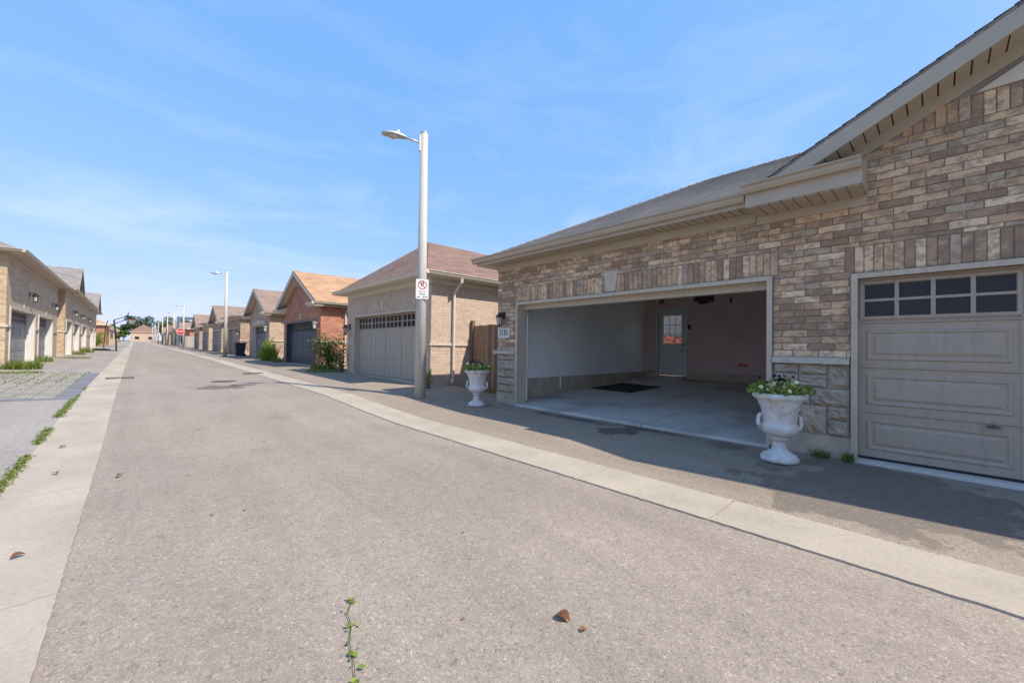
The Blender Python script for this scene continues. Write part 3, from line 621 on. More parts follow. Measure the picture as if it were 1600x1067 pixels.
# raised door of the open bay, lying on its tracks under the ceiling
ov = MB().box(XF+0.42, XF+2.75, D1[0]+0.06, D1[1]-0.06, 2.50, 2.55).build('garage_door', 'wallw', main); ov['label'] = 'raised garage door lying flat under the ceiling'
for yy in (D1[0]+0.04, D1[1]-0.06): MB().tube([(XF+0.29, yy, 0.05), (XF+0.29, yy, 2.0), (XF+0.38, yy, 2.3), (XF+0.65, yy, 2.47), (XF+3.0, yy, 2.49)], 0.02, 6).build('door_track', 'galv', main)
# opener, pull cord, alarm bell, switch, outlet, pipe, floor patch -> parts fixed to the building
op = MB(); op.box(10.9, 11.35, 4.15, 4.5, 2.55, 2.78); op.prism([(11.0, 4.2, 2.55), (11.3, 4.2, 2.55), (11.25, 4.25, 2.50), (11.05, 4.25, 2.50)], (0, 0.2, 0)); op.box(6.7, 10.9, 4.31, 4.35, 2.66, 2.70)
opo = op.build('door_opener', 'black', main); MB().box(10.98, 11.0, 4.30, 4.36, 2.78, 2.99).build('hanger_strap', 'galv', opo); MB().box(11.24, 11.26, 4.30, 4.36, 2.78, 2.99).build('hanger_strap', 'galv', opo)
MB().tube([(9.3, 4.33, 2.66), (9.3, 4.45, 2.45), (9.2, 4.62, 2.62)], 0.015, 6).build('door_arm', 'black', opo)
pc = MB(); pc.tube([(10.2, 3.35, 2.98), (10.2, 3.35, 2.5)], 0.006, 5); pc.tube([(10.2, 3.35, 2.5), (10.2, 3.35, 2.36)], 0.022, 8); pc.build('pull_cord', 'black', main)
MB().lathe((XB-0.03, 6.30, 2.78), [(0.05, -0.02), (0.09, 0.0), (0.08, 0.07), (0.03, 0.15)], 10).build('alarm_bell', plain('copper_bell', (0.35, 0.11, 0.04), 0.5), main)
MB().box(XB-0.045, XB-0.02, 5.34, 5.42, 1.90, 2.04).build('wall_switch', 'black', main)
MB().box(XB-0.04, XB-0.02, 3.72, 3.98, 0.79, 0.87).build('wall_outlet', 'signr', main)
MB().tube([(8.2, YI-0.06, 0.52), (8.2, YI-0.06, 0.2)], 0.02, 6).build('drain_pipe', 'signw', main)
# yard door with glazed top
fr = bd
frame3(main, XB-0.045, XB+0.1, bd[0]-0.065, bd[1]+0.065, bd[2], bd[3]+0.065, 0.06, 'dooru')
dl = MB(); dx0, dx1 = XB+0.03, XB+0.07; gy0, gy1, g0, g1 = 5.66, 6.26, 1.45, 2.36
dl.box(dx0, dx1, bd[0], gy0, bd[2]+0.01, bd[3]); dl.box(dx0, dx1, gy1, bd[1], bd[2]+0.01, bd[3]); dl.box(dx0, dx1, gy0, gy1, bd[2]+0.01, g0); dl.box(dx0, dx1, gy0, gy1, g1, bd[3])
yd = dl.build('yard_door', 'dooru', main)
mu = MB()
for i in (1, 2): mu.box(dx0+0.008, dx1-0.008, gy0+(gy1-gy0)*i/3-0.009, gy0+(gy1-gy0)*i/3+0.009, g0, g1)
for i in (1, 2):
    for j in range(3): mu.box(dx0+0.009, dx1-0.009, gy0+(gy1-gy0)*j/3+(0.009 if j else 0), gy0+(gy1-gy0)*(j+1)/3-(0.009 if j < 2 else 0), g0+(g1-g0)*i/3-0.009, g0+(g1-g0)*i/3+0.009)
mu.build('glazing_bar', 'dooru', yd); MB().box(dx0+0.018, dx0+0.022, gy0, gy1, g0, g1).build('pane', 'clear', yd)
hn = MB(); hn.tube([(dx0, 5.58, 1.22), (dx0-0.05, 5.58, 1.22), (dx0-0.055, 5.70, 1.22)], 0.012, 6); hn.tube([(dx0, 5.58, 1.42), (dx0-0.03, 5.58, 1.42)], 0.028, 8); hn.build('door_handle', 'black', yd)
# roof: hip over the whole building + front gable
def roofrows(mb, a, b, c, d, n=24, t=0.010):               # quad a-b (eave) c-d (top); stepped shingle courses
    a, b, c, d = map(Vector, (a, b, c, d)); nn = (b-a).cross(d-a).normalized()
    if nn.z < 0: nn = -nn
    for i in range(n):
        s0, s1 = i/n, (i+1)/n; p = [a.lerp(d, s0), b.lerp(c, s0), b.lerp(c, s1), a.lerp(d, s1)]
        up0 = nn*t
        mb.add([p[0]+up0, p[1]+up0, p[2]+nn*0.001, p[3]+nn*0.001, p[0], p[1]], [(0, 1, 2, 3), (4, 5, 1, 0)])
ex0, ex1, ey0, ey1, ez = 5.86, 13.34, YR-0.36, 7.47, 3.30
hx = (ex1-ex0)/2; rx = (ex0+ex1)/2; rz = ez+0.505*hx
core = MB(); xi = 6.45; zi = ez+0.505*(xi-ex0); di = xi-ex0
core.add([(ex0, ey1, ez), (ex0, 1.60, ez), (xi, 1.60, zi), (xi, ey0+di, zi), (rx, ey0+hx, rz), (rx, ey1-hx, rz), (ex1, ey1, ez), (ex1, ey0, ez)], [(0, 1, 2, 3, 4, 5), (0, 5, 6), (6, 5, 4, 7), (7, 4, 3)])
roof = core.build('roof', 'r_grey', main, solid=False)
rr = MB(); roofrows(rr, (ex0, ey1, ez), (ex0, 1.60, ez), (rx, 1.60, rz), (rx, ey1-hx, rz), 30); roofrows(rr, (xi, 1.60, zi), (xi, ey0+di, zi), (rx, ey0+hx, rz), (rx, 1.60, rz), 25); rr.build('shingle_courses', 'r_grey', roof, solid=False)
hc = MB()
for p, q in (((ex0, ey1, ez+0.01), (rx, ey1-hx, rz+0.01)), ((rx, ey0+hx, rz+0.01), (rx, ey1-hx, rz+0.01))):
    p, q = Vector(p), Vector(q); n = int((q-p).length/0.2)
    for i in range(n):
        u, v = p.lerp(q, i/n), p.lerp(q, (i+0.97)/n); sd_ = (q-p).cross(Vector((0, 0, 1))).normalized()*0.11; dn = Vector((0, 0, -0.05))
        hc.add([u-sd_+dn, u+Vector((0, 0, 0.018)), u+sd_+dn, v-sd_+dn, v+Vector((0, 0, 0.006)), v+sd_+dn], [(0, 1, 4, 3), (1, 2, 5, 4)])
hc.build('ridge_caps', 'r_grey', roof, solid=False)
gx0, gap = 5.85, -1.85; gl, gr_ = 1.62, -5.32; gzl = 3.355; gza = gzl+0.507*(gl-gap)
for s, ye in ((1, gl), (-1, gr_)):
    pts = [(ye, gzl), (gap, gza), (gap, gza+0.035), (ye, gzl+0.035)]
    g = MB().prism([(gx0, a, b) for a, b in pts], (rx-gx0, 0, 0)).build('gable_roof', 'r_grey', main)
    g2 = MB(); roofrows(g2, (gx0-0.015, ye, gzl+0.036), (rx, ye, gzl+0.036), (rx, gap, gza+0.036), (gx0-0.015, gap, gza+0.036), 28); g2.build('shingle_courses', 'r_grey', g, solid=False)
    pf = [(ye+0.0*s, gzl-0.19), (gap, gza-0.19), (gap, gza), (ye, gzl)]
    MB().prism([(gx0, a, b-0.002) for a, b in pf], (0.025, 0, 0)).build('rake_fascia', 'trim', main)
    n = 30
    for i in range(n):                                      # ribbed soffit boards under the rake
        t0, t1 = (i+0.06)/n, (i+0.94)/n; ya, yb = ye+(gap-ye)*t0, ye+(gap-ye)*t1; za, zb = gzl-0.19+(gza-gzl)*t0, gzl-0.19+(gza-gzl)*t1
        if (s > 0 and yb > 1.5) or (s < 0 and yb < -5.2): continue
        MB().prism([(gx0+0.026, ya, za+0.012), (gx0+0.026, yb, zb+0.012), (gx0+0.026, yb, zb+0.03), (gx0+0.026, ya, za+0.03)], (XF-gx0-0.026, 0, 0)).build('soffit_board', 'trim', main)
    pk_ = [(ye, gzl-0.16), (gap, gza-0.16), (gap, gza-0.13), (ye, gzl-0.13)]
    MB().prism([(gx0+0.03, a, b) for a, b in pk_], (XF+0.2-gx0, 0, 0)).build('soffit_backing', 'groove', main)
    fb = [(0.95 if s > 0 else -4.65, 0), (gap, 0)]
    MB().prism([(XF-0.02, fb[0][0], SOFF(fb[0][0])-0.13), (XF-0.02, gap, SOFF(gap)-0.13), (XF-0.02, gap, SOFF(gap)+0.01), (XF-0.02, fb[0][0], SOFF(fb[0][0])+0.01)], (0.03, 0, 0)).build('rake_frieze', 'trim', main)
MB().prism([(XF-0.008, -0.26, 3.925), (XF-0.008, -3.44, 3.925), (XF-0.008, gap, SOFF(gap)-0.11)], (0.1, 0, 0)).build('gable_cladding', 'trimpale', main)
# boxed eave returns of the gable, main eave soffit, frieze, gutters
for y0, y1 in ((0.57, 1.72), (-5.42, -4.27)):
    MB().box(5.74, XF+0.0, y0, y1, 3.10, 3.30).build('eave_return', 'trim', main)
    MB().prism([(5.74, y0, 3.302), (XF, y0, 3.302), (XF, y0, 3.58)], (0, y1-y0, 0)).build('return_flashing', 'trim', main)
    gutter(main, (5.738, y0, 3.37), (5.738, y1+0.03, 3.37), (-1, 0, 0))
    for i in range(9):
        a = y0+0.02+i*0.125; MB().box(5.76, XF-0.03, a, a+0.108, 3.088, 3.099).build('soffit_board', 'trim', main)
    MB().box(XF-0.03, XF, y0, y1, 2.98, 3.099).build('eave_frieze', 'trim', main)
n = int((ey1-1.74)/0.125)
for i in range(n):
    a = 1.74+i*0.125; MB().box(ex0+0.02, XF-0.03, a, a+0.108, 3.158, 3.17).build('soffit_board', 'trim', main)
MB().box(ex0+0.02, XF+0.1, 1.74, ey1-0.01, 3.172, 3.19).build('soffit_backing', 'groove', main)
MB().box(ex0, ex0+0.019, 1.73, ey1, 3.15, 3.298).build('eave_fascia', 'trim', main)
MB().box(ex0, ex1, ey1-0.02, ey1+0.0, 3.15, 3.298).build('eave_fascia', 'trim', main)
MB().box(ex0+0.02, ex1-0.02, YL, ey1-0.02, 3.15, 3.165).build('side_soffit', 'trim', main)
MB().box(XF-0.03, XF, 1.73, YL, 3.02, 3.157).build('eave_frieze', 'trim', main)
gutter(main, (ex0-0.001, 1.75, 3.31), (ex0-0.001, ey1+0.1, 3.31), (-1, 0, 0))
gutter(main, (ex0, ey1+0.001, 3.31), (ex1, ey1+0.001, 3.31), (0, 1, 0))
lantern(main, XF, 6.93, 1.93, 1)
# number plaque
pl = MB().box(XF-0.028, XF+0.005, 6.72, 7.10, 1.47, 1.70).build('number_plaque', plain('pale_plaque', (0.62, 0.58, 0.54), 0.7, var=0.04), main)
def textmesh(body, size, squash=1.0):
    cu = bpy.data.curves.new('lettering', 'FONT'); cu.body = body; cu.size = size; cu.align_x = 'CENTER'; cu.align_y = 'CENTER'; cu.extrude = 0.0015; cu.resolution_u = 3
    o = bpy.data.objects.new('lettering', cu); C.objects.link(o); bpy.context.view_layer.update()
    me = bpy.data.meshes.new_from_object(o.evaluated_get(bpy.context.evaluated_depsgraph_get())); bpy.data.objects.remove(o)
    for v in me.vertices: v.co.x *= squash
    return me
def lettering(body, size, mat, parent, org, rightv, upv, squash=1.0, name='lettering'):
    me = textmesh(body, size, squash); rv, uv_ = Vector(rightv).normalized(), Vector(upv).normalized(); nv = rv.cross(uv_); org = Vector(org)
    for v in me.vertices: v.co = org+rv*v.co.x+uv_*v.co.y+nv*v.co.z-ORG[parent]
    me.materials.clear(); me.materials.append(M[mat]); o = bpy.data.objects.new(name, me); C.objects.link(o); o.parent = parent; ORG[o] = ORG[parent]; return o
lettering('3130', 0.19, 'signk', pl, (XF-0.031, 6.91, 1.585), (0, -1, 0), (0, 0, 1), 0.72, 'number')

# ------------------------------------------------------------------ the other garages
def garage(label, sg, X, y0, y1, wall, roofm, rtype, doors, h=3.1, depth=6.3, k=0.5, sill=True, lamps=(), spout=None, clad=False, arch=False, trim='trimpale', jamb='jamb', ov=0.38, zb=None, recess=0.16, sillz=1.2, name='garage_building', reveal=None, hiprun=None):
    zb = (fz if sg > 0 else lz)((y0+y1)/2) if zb is None else zb
    root = thing(name, label, 'garage', (X, (y0+y1)/2, zb-0.05), 'garages along the lane')
    xb = X+sg*depth; zt = zb+h; t = 0.22
    mb = MB(); ys = y0
    for a, b, dh, style, dm in sorted(doors):
        mb.box(X, X+sg*t, ys, a, zb-0.3, zt); mb.box(X, X+sg*t, a, b, zb+dh, zt); ys = b
    mb.box(X, X+sg*t, ys, y1, zb-0.3, zt)
    mb.box(X+sg*t, xb, y0, y0+t, zb-0.3, zt); mb.box(X+sg*t, xb, y1-t, y1, zb-0.3, zt); mb.box(xb-sg*t, xb, y0+t, y1-t, zb-0.3, zt)
    yc = (y0+y1)/2; hw = (y1-y0)/2+ov
    if rtype == 'gable':
        za = zt+k*(y1-y0)/2
        zc = zt+0.62*k*(y1-y0)/2 if clad else za
        f_ = (za-zc)/(za-zt); m = (y1-y0)/2*f_
        pts = [(X, y0, zt), (X, y1, zt), (X, yc+m, zc), (X, yc-m, zc)] if clad else [(X, y0, zt), (X, y1, zt), (X, yc, za)]
        mb.prism(pts, (sg*t, 0, 0))
    wobj = mb.build('wall', wall, root)
    if rtype == 'gable' and clad:
        cl = MB().prism([(X+sg*0.02, yc-m-0.1, zc-0.02), (X+sg*0.02, yc+m+0.1, zc-0.02), (X+sg*0.02, yc, za)], (sg*0.1, 0, 0)).build('gable_cladding', 'trimpale', root)
        for i in range(-4, 5):
            yy = yc+i*0.28; top = za-abs(yy-yc)*k-0.03
            if top > zc+0.1: MB().box(X-sg*0.005, X+sg*0.02, yy-0.02, yy+0.02, zc, top).build('batten', 'trim', cl)
    if sill:
        segs = []; ys = y0-0.03
        for a, b, *_ in sorted(doors): segs.append((ys, a-0.02)); ys = b+0.02
        segs.append((ys, y1+0.03))
        for a, b in segs: MB().box(X-sg*0.045, X+sg*0.05, a, b, zb+sillz-0.08, zb+sillz).build('sill_stone', 'cstone', root)
        MB().box(X+sg*0.051, X+sg*2.6, y0-0.04, y0+0.03, zb+sillz-0.08, zb+sillz).build('sill_stone', 'cstone', root)
    MB().box(X+sg*0.001-sg*0.012, xb, y0-0.012, y0+0.1, zb-0.3, zb+0.22).build('foundation', 'found', root)
    for a, b, dh, style, dm in doors:
        frame3(root, X-sg*0.02, X+sg*(recess+0.05), a+0.002, b-0.002, zb-0.01, zb+dh, 0.06, reveal or jamb)
        for yy in (a+0.002, b-0.082): MB().box(X-sg*0.035, X-sg*0.02, yy, yy+0.08, zb-0.01, zb+dh).build('brick_mould', jamb, root)
        MB().box(X-sg*0.035, X-sg*0.02, a+0.082, b-0.082, zb+dh-0.085, zb+dh).build('brick_mould', jamb, root)
        MB().box(X-sg*0.02, X+sg*0.4, a+0.062, b-0.062, zb-0.2, zb+0.02).build('door_threshold', 'conc', root)
        garage_door(root, X+sg*recess, sg, a+0.062, b-0.062, zb+0.03, zb+dh-0.062, style, dm, cols=4 if b-a > 3.2 else 2)
        yk = (a+b)/2; MB().prism([(X-sg*0.02, yk-0.07, zb+dh+0.06), (X-sg*0.02, yk+0.07, zb+dh+0.06), (X-sg*0.02, yk+0.1, zb+dh+0.36), (X-sg*0.02, yk-0.1, zb+dh+0.36)], (sg*0.04, 0, 0)).build('keystone', 'cstone', root)
        if arch:
            P = [(yk+(b-a)/2*1.02*math.cos(q), zb+dh+0.02+0.32*math.sin(q)) for q in [math.pi*i/14 for i in range(15)]]
            MB().prism([(X-sg*0.10, p, q) for p, q in P], (sg*0.095, 0, 0)).build('arched_hood', 'jamb', root)
    for (yl, zl, lm) in lamps: lantern(root, X, yl, zb+zl, sg, lm, 1.25)
    xo = X-sg*ov; xbo = xb+sg*ov
    if rtype == 'hip':
        MB().box(xo, xbo, y0-ov, y1+ov, zt-0.03, zt+0.08).build('soffit', trim, root)
        w_, d_ = hw*2, abs(xbo-xo); e = zt+0.085
        if w_ <= d_: q_ = hiprun or hw; r0, r1 = (xo+sg*q_, yc), (xbo-sg*q_, yc); rzz = e+k*hw
        else: hd_ = d_/2; r0, r1 = ((xo+xbo)/2, y0-ov+hd_), ((xo+xbo)/2, y1+ov-hd_); rzz = e+k*hd_
        v = [(xo, y0-ov, e), (xbo, y0-ov, e), (xbo, y1+ov, e), (xo, y1+ov, e), (*r0, rzz), (*r1, rzz)]
        fs = [(0, 3, 2, 1), (0, 1, 5, 4), (1, 2, 5), (2, 3, 4, 5), (3, 0, 4)] if w_ <= d_ else [(0, 3, 2, 1), (0, 1, 4), (1, 2, 5, 4), (2, 3, 5), (3, 0, 4, 5)]
        MB().add(v, fs).build('roof', roofm, root)
        gutter(root, (xo, y0-ov-0.1, e+0.01), (xo, y1+ov+0.1, e+0.01), (-sg, 0, 0), trim); gutter(root, (xo, y0-ov, e+0.01), (xbo, y0-ov, e+0.01), (0, -1, 0), trim)
        MB().box(X-sg*0.02, X, y0, y1, zt-0.17, zt-0.031).build('eave_frieze', trim, root); MB().box(X, xb, y0-0.02, y0, zt-0.17, zt-0.031).build('eave_frieze', trim, root)
    else:
        ze = zt-k*ov+0.02; za2 = zt+k*(hw-ov)+0.02
        for s in (1, -1):
            ye = yc+s*hw
            MB().prism([(xo, ye, ze), (xo, yc, za2), (xo, yc, za2+0.05), (xo, ye, ze+0.05)], (xbo-xo, 0, 0)).build('soffit', trim, root)
            MB().prism([(xo-sg*0.02, ye+s*0.03, ze+0.036), (xo-sg*0.02, yc, za2+0.052), (xo-sg*0.02, yc, za2+0.11), (xo-sg*0.02, ye+s*0.03, ze+0.095)], (xbo-xo+sg*0.02, 0, 0)).build('roof', roofm, root)
            MB().prism([(xo-sg*0.022, ye, ze-0.12), (xo-sg*0.022, yc, za2-0.12), (xo-sg*0.022, yc, za2+0.03), (xo-sg*0.022, ye, ze+0.03)], (sg*0.02, 0, 0)).build('rake_fascia', trim, root)
            gutter(root, (xo-sg*0.03, ye, ze+0.03), (xbo, ye, ze+0.03), (0, s, 0), trim)
            a_, b_ = (ye-s*0.95, ye) if s > 0 else (ye, ye-s*0.95)
            MB().box(xo-sg*0.03, X, a_, b_, ze-0.16, ze-0.02).build('eave_return', trim, root)
            MB().prism([(xo-sg*0.03, a_, ze-0.019), (X, a_, ze-0.019), (X, a_, ze+0.14)], (0, b_-a_, 0)).build('return_flashing', trim, root)
            gutter(root, (xo-sg*0.03, a_, ze+0.0), (xo-sg*0.03, b_+(0.1 if s > 0 else 0), ze+0.0), (-sg, 0, 0), trim)
            ws = y1 if s > 0 else y0
            MB().box(X, xb, ws, ws+s*(ov-0.01), ze-0.14, ze-0.12).build('eave_soffit', trim, root)
    if spout:
        e = zt-0.02 if rtype == 'hip' else zt-0.2
        downspout(root, X+sg*spout, y0-ov-0.05, e, zb, X+sg*spout, y0-0.06)
    return root
garage('beige brick garage with red-brown hip roof and greige plank door behind the sign pole', 1, 6.2, 10.0, 16.2, 'b_beige', 'r_redbrown', 'hip', [(10.75, 15.5, 2.24, 'plank', 'd_beige')], lamps=[(15.95, 1.75, 'black')], spout=0.75, zb=0.16, k=0.52, hiprun=2.15)
garage('red brick garage with orange gable roof and dark navy door', 1, 6.2, 19.4, 25.55, 'b_red', 'r_orange', 'gable', [(20.05, 24.95, 2.22, 'plank', 'd_navy')], lamps=[(19.72, 2.0, 'cstone')], spout=1.1, clad=True, jamb='d_navy', zb=0.24)
garage('tan brick garage with brown gable roof and pale arched hood over its slate door', 1, 6.2, 29.0, 34.9, 'b_tan', 'r_brown', 'gable', [(29.6, 33.6, 2.22, 'plank', 'd_slate')], lamps=[(29.3, 2.0, 'cstone'), (26.9+2.2, 1.7, 'black')][:1], spout=0.9, arch=True, zb=0.31, reveal='white')
garage('brown brick garage with low hip roof and taupe door behind the black bin', 1, 6.2, 38.6, 44.6, 'b_brown', 'r_brown', 'hip', [(39.4, 43.9, 2.22, 'blank', 'd_taupe')], lamps=[(38.85, 1.8, 'black')], spout=0.8, zb=0.38)
garage('brown gabled garage with white jambs standing next beyond the low hip-roofed one', 1, 6.2, 48.2, 54.4, 'b_brown', 'r_brown', 'gable', [(48.9, 53.6, 2.22, 'blank', 'd_grey')], spout=0.8, zb=0.42, reveal='white', jamb='white')
garage('tan brick garage with hip roof between the two far brown gables', 1, 6.2, 57.4, 63.2, 'b_tan', 'r_brown', 'hip', [(58.1, 62.5, 2.22, 'blank', 'd_slate')], spout=0.8, zb=0.46, reveal='white')
garage('last brown gabled garage before the grey timber fence', 1, 6.2, 66.6, 72.6, 'b_brown', 'r_brown', 'gable', [(67.2, 71.9, 2.22, 'blank', 'd_grey')], spout=0.8, zb=0.5)
garage('buff brick garage across the lane with two grey doors and weeds at its foot', -1, -3.3, 22.4, 35.2, 'b_left', 'r_grey', 'hip', [(22.95, 28.0, 2.2, 'raised', 'd_grey'), (28.85, 33.4, 2.2, 'raised', 'd_grey')], h=4.05, lamps=[(26.6, 2.85, 'black'), (33.2, 2.85, 'black')], zb=0.31, reveal='white', recess=0.26, sillz=1.5, trim='trim')
LB = garage('longer buff brick garage across the lane with three narrow doors and a dormer gable', -1, -3.05, 35.6, 54.5, 'b_left', 'r_grey', 'hip', [(36.3, 39.4, 2.2, 'blank', 'd_grey'), (40.4, 44.3, 2.2, 'blank', 'd_grey'), (46.3, 50.4, 2.2, 'blank', 'd_grey')], h=3.95, lamps=[(39.9, 2.8, 'black'), (45.2, 2.8, 'black'), (51.5, 2.8, 'black')], zb=0.38, reveal='white', recess=0.26, sillz=1.5, trim='trim')
for yc in (39.4, 58.2):
    if yc > 50:
        LB = garage('far buff brick garage across the lane beside the basketball hoop', -1, -3.15, 55.4, 64.5, 'b_left', 'r_grey', 'hip', [(56.3, 60.2, 2.2, 'blank', 'd_grey'), (61, 63.8, 2.2, 'blank', 'd_grey')], h=3.9, zb=0.44, reveal='white', recess=0.26, trim='trim', sillz=1.5)
    e = 4.28 if yc < 50 else 4.3; hw = 2.3; zap = e+1.75
    for s in (1, -1): MB().prism([(-2.6, yc+s*hw, e), (-2.6, yc, zap), (-2.6, yc, zap+0.1), (-2.6, yc+s*hw, e+0.1)], (-3.6, 0, 0)).build('dormer_roof', 'r_grey', LB)
    MB().prism([(-3.0, yc-hw+0.25, e-0.02), (-3.0, yc+hw-0.25, e-0.02), (-3.0, yc, zap-0.2)], (-0.2, 0, 0)).build('dormer_gable', 'trim', LB)
# houses beyond the cross street
def small_house(label, x0, x1, y0, y1, h, wall, roofm, k=0.5, ov=0.45, zb=None, wins=(), base=None):
    zb = gz(y0) if zb is None else zb
    r = thing('brick_house', label, 'house', ((x0+x1)/2, (y0+y1)/2, zb-0.1), 'houses past the cross street')
    MB().box(x0, x1, y0, y1, zb-0.3, zb+h).build('wall', wall, r); e = zb+h
    MB().box(x0-ov, x1+ov, y0-ov, y1+ov, e-0.06, e+0.12).build('soffit', 'trimpale', r); e += 0.122
    a, b, c, d = x0-ov, x1+ov, y0-ov, y1+ov; hw = min(b-a, d-c)/2; z_ = e+k*hw
    if b-a < d-c: p, q = ((a+b)/2, c+hw, z_), ((a+b)/2, d-hw, z_); fs = [(0, 3, 2, 1), (0, 1, 4), (1, 2, 5, 4), (2, 3, 5), (3, 0, 4, 5)]
    else: p, q = (a+hw, (c+d)/2, z_), (b-hw, (c+d)/2, z_); fs = [(0, 3, 2, 1), (0, 1, 5, 4), (1, 2, 5), (2, 3, 4, 5), (3, 0, 4)]
    MB().add([(a, c, e), (b, c, e), (b, d, e), (a, d, e), p, q], fs).build('roof', roofm, r)
    for (wx, wz, ww, wh) in wins:
        f = MB().box(wx-ww/2-0.08, wx+ww/2+0.08, y0-0.04, y0, zb+wz-0.08, zb+wz+wh+0.08).build('window', 'white', r); MB().box(wx-ww/2, wx+ww/2, y0-0.055, y0-0.041, zb+wz, zb+wz+wh).build('pane', 'glass', f)
    return r
small_house('orange brick house with orange hip roof beyond the basketball hoop', -9.5, -3.4, 92, 104, 3.4, 'b_red', 'r_orange', zb=0.6, wins=[(-6, 1.0, 1.6, 1.2)])
small_house('orange roofed brick house behind the stop sign and timber fence', 7.2, 16, 92, 103, 3.2, 'b_red', 'r_orange', zb=0.6, k=0.55, wins=[(10, 1.0, 1.5, 1.2)])
yy = 108
for i, (ww, rf, lb) in enumerate((('b_brown', 'r_brown', 'brown brick garage, first of the far row past the orange roof'), ('b_tan', 'r_brown', 'tan brick garage, second of the far row past the orange roof'), ('b_brown', 'r_redbrown', 'red-brown roofed garage, third of the far row past the orange roof'), ('b_tan', 'r_brown', 'tan brick garage, fourth of the far row past the orange roof'), ('b_brown', 'r_brown', 'brown brick garage, last of the far row past the orange roof'))):
    garage(lb, 1, 6.4, yy, yy+7, ww, rf, 'gable' if i % 2 == 0 else 'hip', [(yy+1, yy+6, 2.2, 'blank', 'd_grey')], sill=False); yy += 13
for i, (ww, lb) in enumerate((('b_left', 'pale brick garage beyond the orange brick house'), ('b_tan', 'tan brick garage far down the lane before its end'))):
    garage(lb, -1, -3.5, 112+i*22, 126+i*22, ww, 'r_grey', 'hip', [(114+i*22, 118+i*22, 2.2, 'blank', 'd_grey'), (120+i*22, 124+i*22, 2.2, 'blank', 'd_grey')], sill=False, h=2.9)
for (x, y, wd, h, ww, rf, lb) in ((-14, 258, 9, 4.6, 'b_tan', 'r_brown', 'pale house with brown hip roof closing the end of the lane'), (-1.5, 262, 9.5, 4.4, 'b_beige', 'r_redbrown', 'cream house with red-brown roof closing the lane, facing down it'), (17, 266, 10, 4.6, 'b_brown', 'r_grey', 'brown house with grey roof closing the end of the lane'), (34, 262, 11, 5.0, 'b_tan', 'r_brown', 'tan two-storey house rising right of the lane end')):
    small_house(lb, x, x+wd, y, y+10, h, ww, rf, k=0.75, wins=[(x+wd*q, zz, 1.6, 1.4) for q in (0.25, 0.75) for zz in (1.0,)])
# ------------------------------------------------------------------ street lamps and signs
def street_lamp(label, x, y, sign=None, h=6.4):
    zb = fz(y)-0.02; r = thing('street_lamp', label, 'street lamp', (x, y, zb-0.05), 'street lamps along the lane')
    MB().tube([(x, y, zb-0.3), (x, y, zb+h)], [0.132, 0.085], 20).build('pole', 'pole', r, smooth=True)
    MB().lathe((x, y, zb+h), [(0.088, -0.01), (0.09, 0.03), (0.06, 0.055), (0.01, 0.06)], 16).build('pole_cap', 'galv', r)
    ca, sa = -math.cos(math.radians(17)), math.sin(math.radians(17))
    P = lambda t, lat, zz: (x+ca*t-sa*lat, y+sa*t+ca*lat, zz)
    zl = zb+h-0.22
    MB().prism([P(0.08, -0.03, zl-0.22), P(0.12, -0.03, zl-0.22), P(0.12, -0.03, zl+0.16), P(0.08, -0.03, zl+0.16)], Vector(P(0, 0.06, 0))-Vector(P(0, 0, 0))).build('bracket', 'galv', r)
    MB().tube([P(0.09, 0, zl-0.03), P(0.25, 0, zl), P(0.44, 0, zl+0.015)], 0.026, 8).build('arm', 'galv', r, smooth=True)
    zl += 0.015; n = 14; sec = []
    for t, a, hh, dz in ((0, 0.035, 0.035, 0), (0.08, 0.075, 0.055, 0.0), (0.22, 0.12, 0.075, 0.0), (0.38, 0.14, 0.07, -0.005), (0.52, 0.12, 0.05, -0.015), (0.60, 0.07, 0.025, -0.02)):
        sec.append([P(0.40+t, a*math.cos(2*math.pi*k/n), zl+dz+(hh if math.sin(2*math.pi*k/n) > 0 else hh*0.6)*math.sin(2*math.pi*k/n)) for k in range(n)])
    vs = [p for s_ in sec for p in s_]; fs = [(i*n+k, i*n+(k+1) % n, (i+1)*n+(k+1) % n, (i+1)*n+k) for i in range(5) for k in range(n)]+[tuple(range(n))[::-1], tuple(range(5*n, 6*n))]
    hd = MB().add(vs, fs).build('lamp_head', 'galv', r, smooth=True)
    MB().lathe(P(0.74, 0, zl-0.078), [(0.03, 0), (0.09, 0.012), (0.11, 0.04)], 14).build('lens', 'lampglass', hd)
    MB().lathe(P(0.62, 0, zl+0.06), [(0.035, 0), (0.035, 0.07), (0.025, 0.085)], 10).build('photocell', 'signw', hd)
    return r
L1 = street_lamp('pale street lamp carrying the no parking sign in front of the beige garage', 5.05, 8.59)
street_lamp('pale street lamp standing near the black bin', 5.0, 37.0); L3 = street_lamp('pale street lamp standing beside the stop sign', 5.2, 76.0)
for i, y in enumerate((98, 118, 140, 165, 192, 222)):
    street_lamp(['street lamp by the blue-grey frame past the cross street', 'far street lamp before the first far garages', 'far street lamp halfway along the far garages', 'far street lamp near the last far garage', 'far street lamp past the last far garage', 'farthest street lamp near the lane end'][i], 5.3, y)
def disc(mb, c, rv, uv_, nv, r0, r1, n, d0, d1):
    c = Vector(c); pts = []
    for k in range(n):
        a = 2*math.pi*k/n; e = rv*math.cos(a)+uv_*math.sin(a); pts.append((c+e*r0+nv*d0, c+e*r1+nv*d0, c+e*r1+nv*d1, c+e*r0+nv*d1))
    vs = [p for q in pts for p in q]; fs = []
    for k in range(n):
        j = (k+1) % n
        for i in range(4): fs.append((k*4+i, j*4+i, j*4+(i+1) % 4, k*4+(i+1) % 4))
    mb.add(vs, fs)
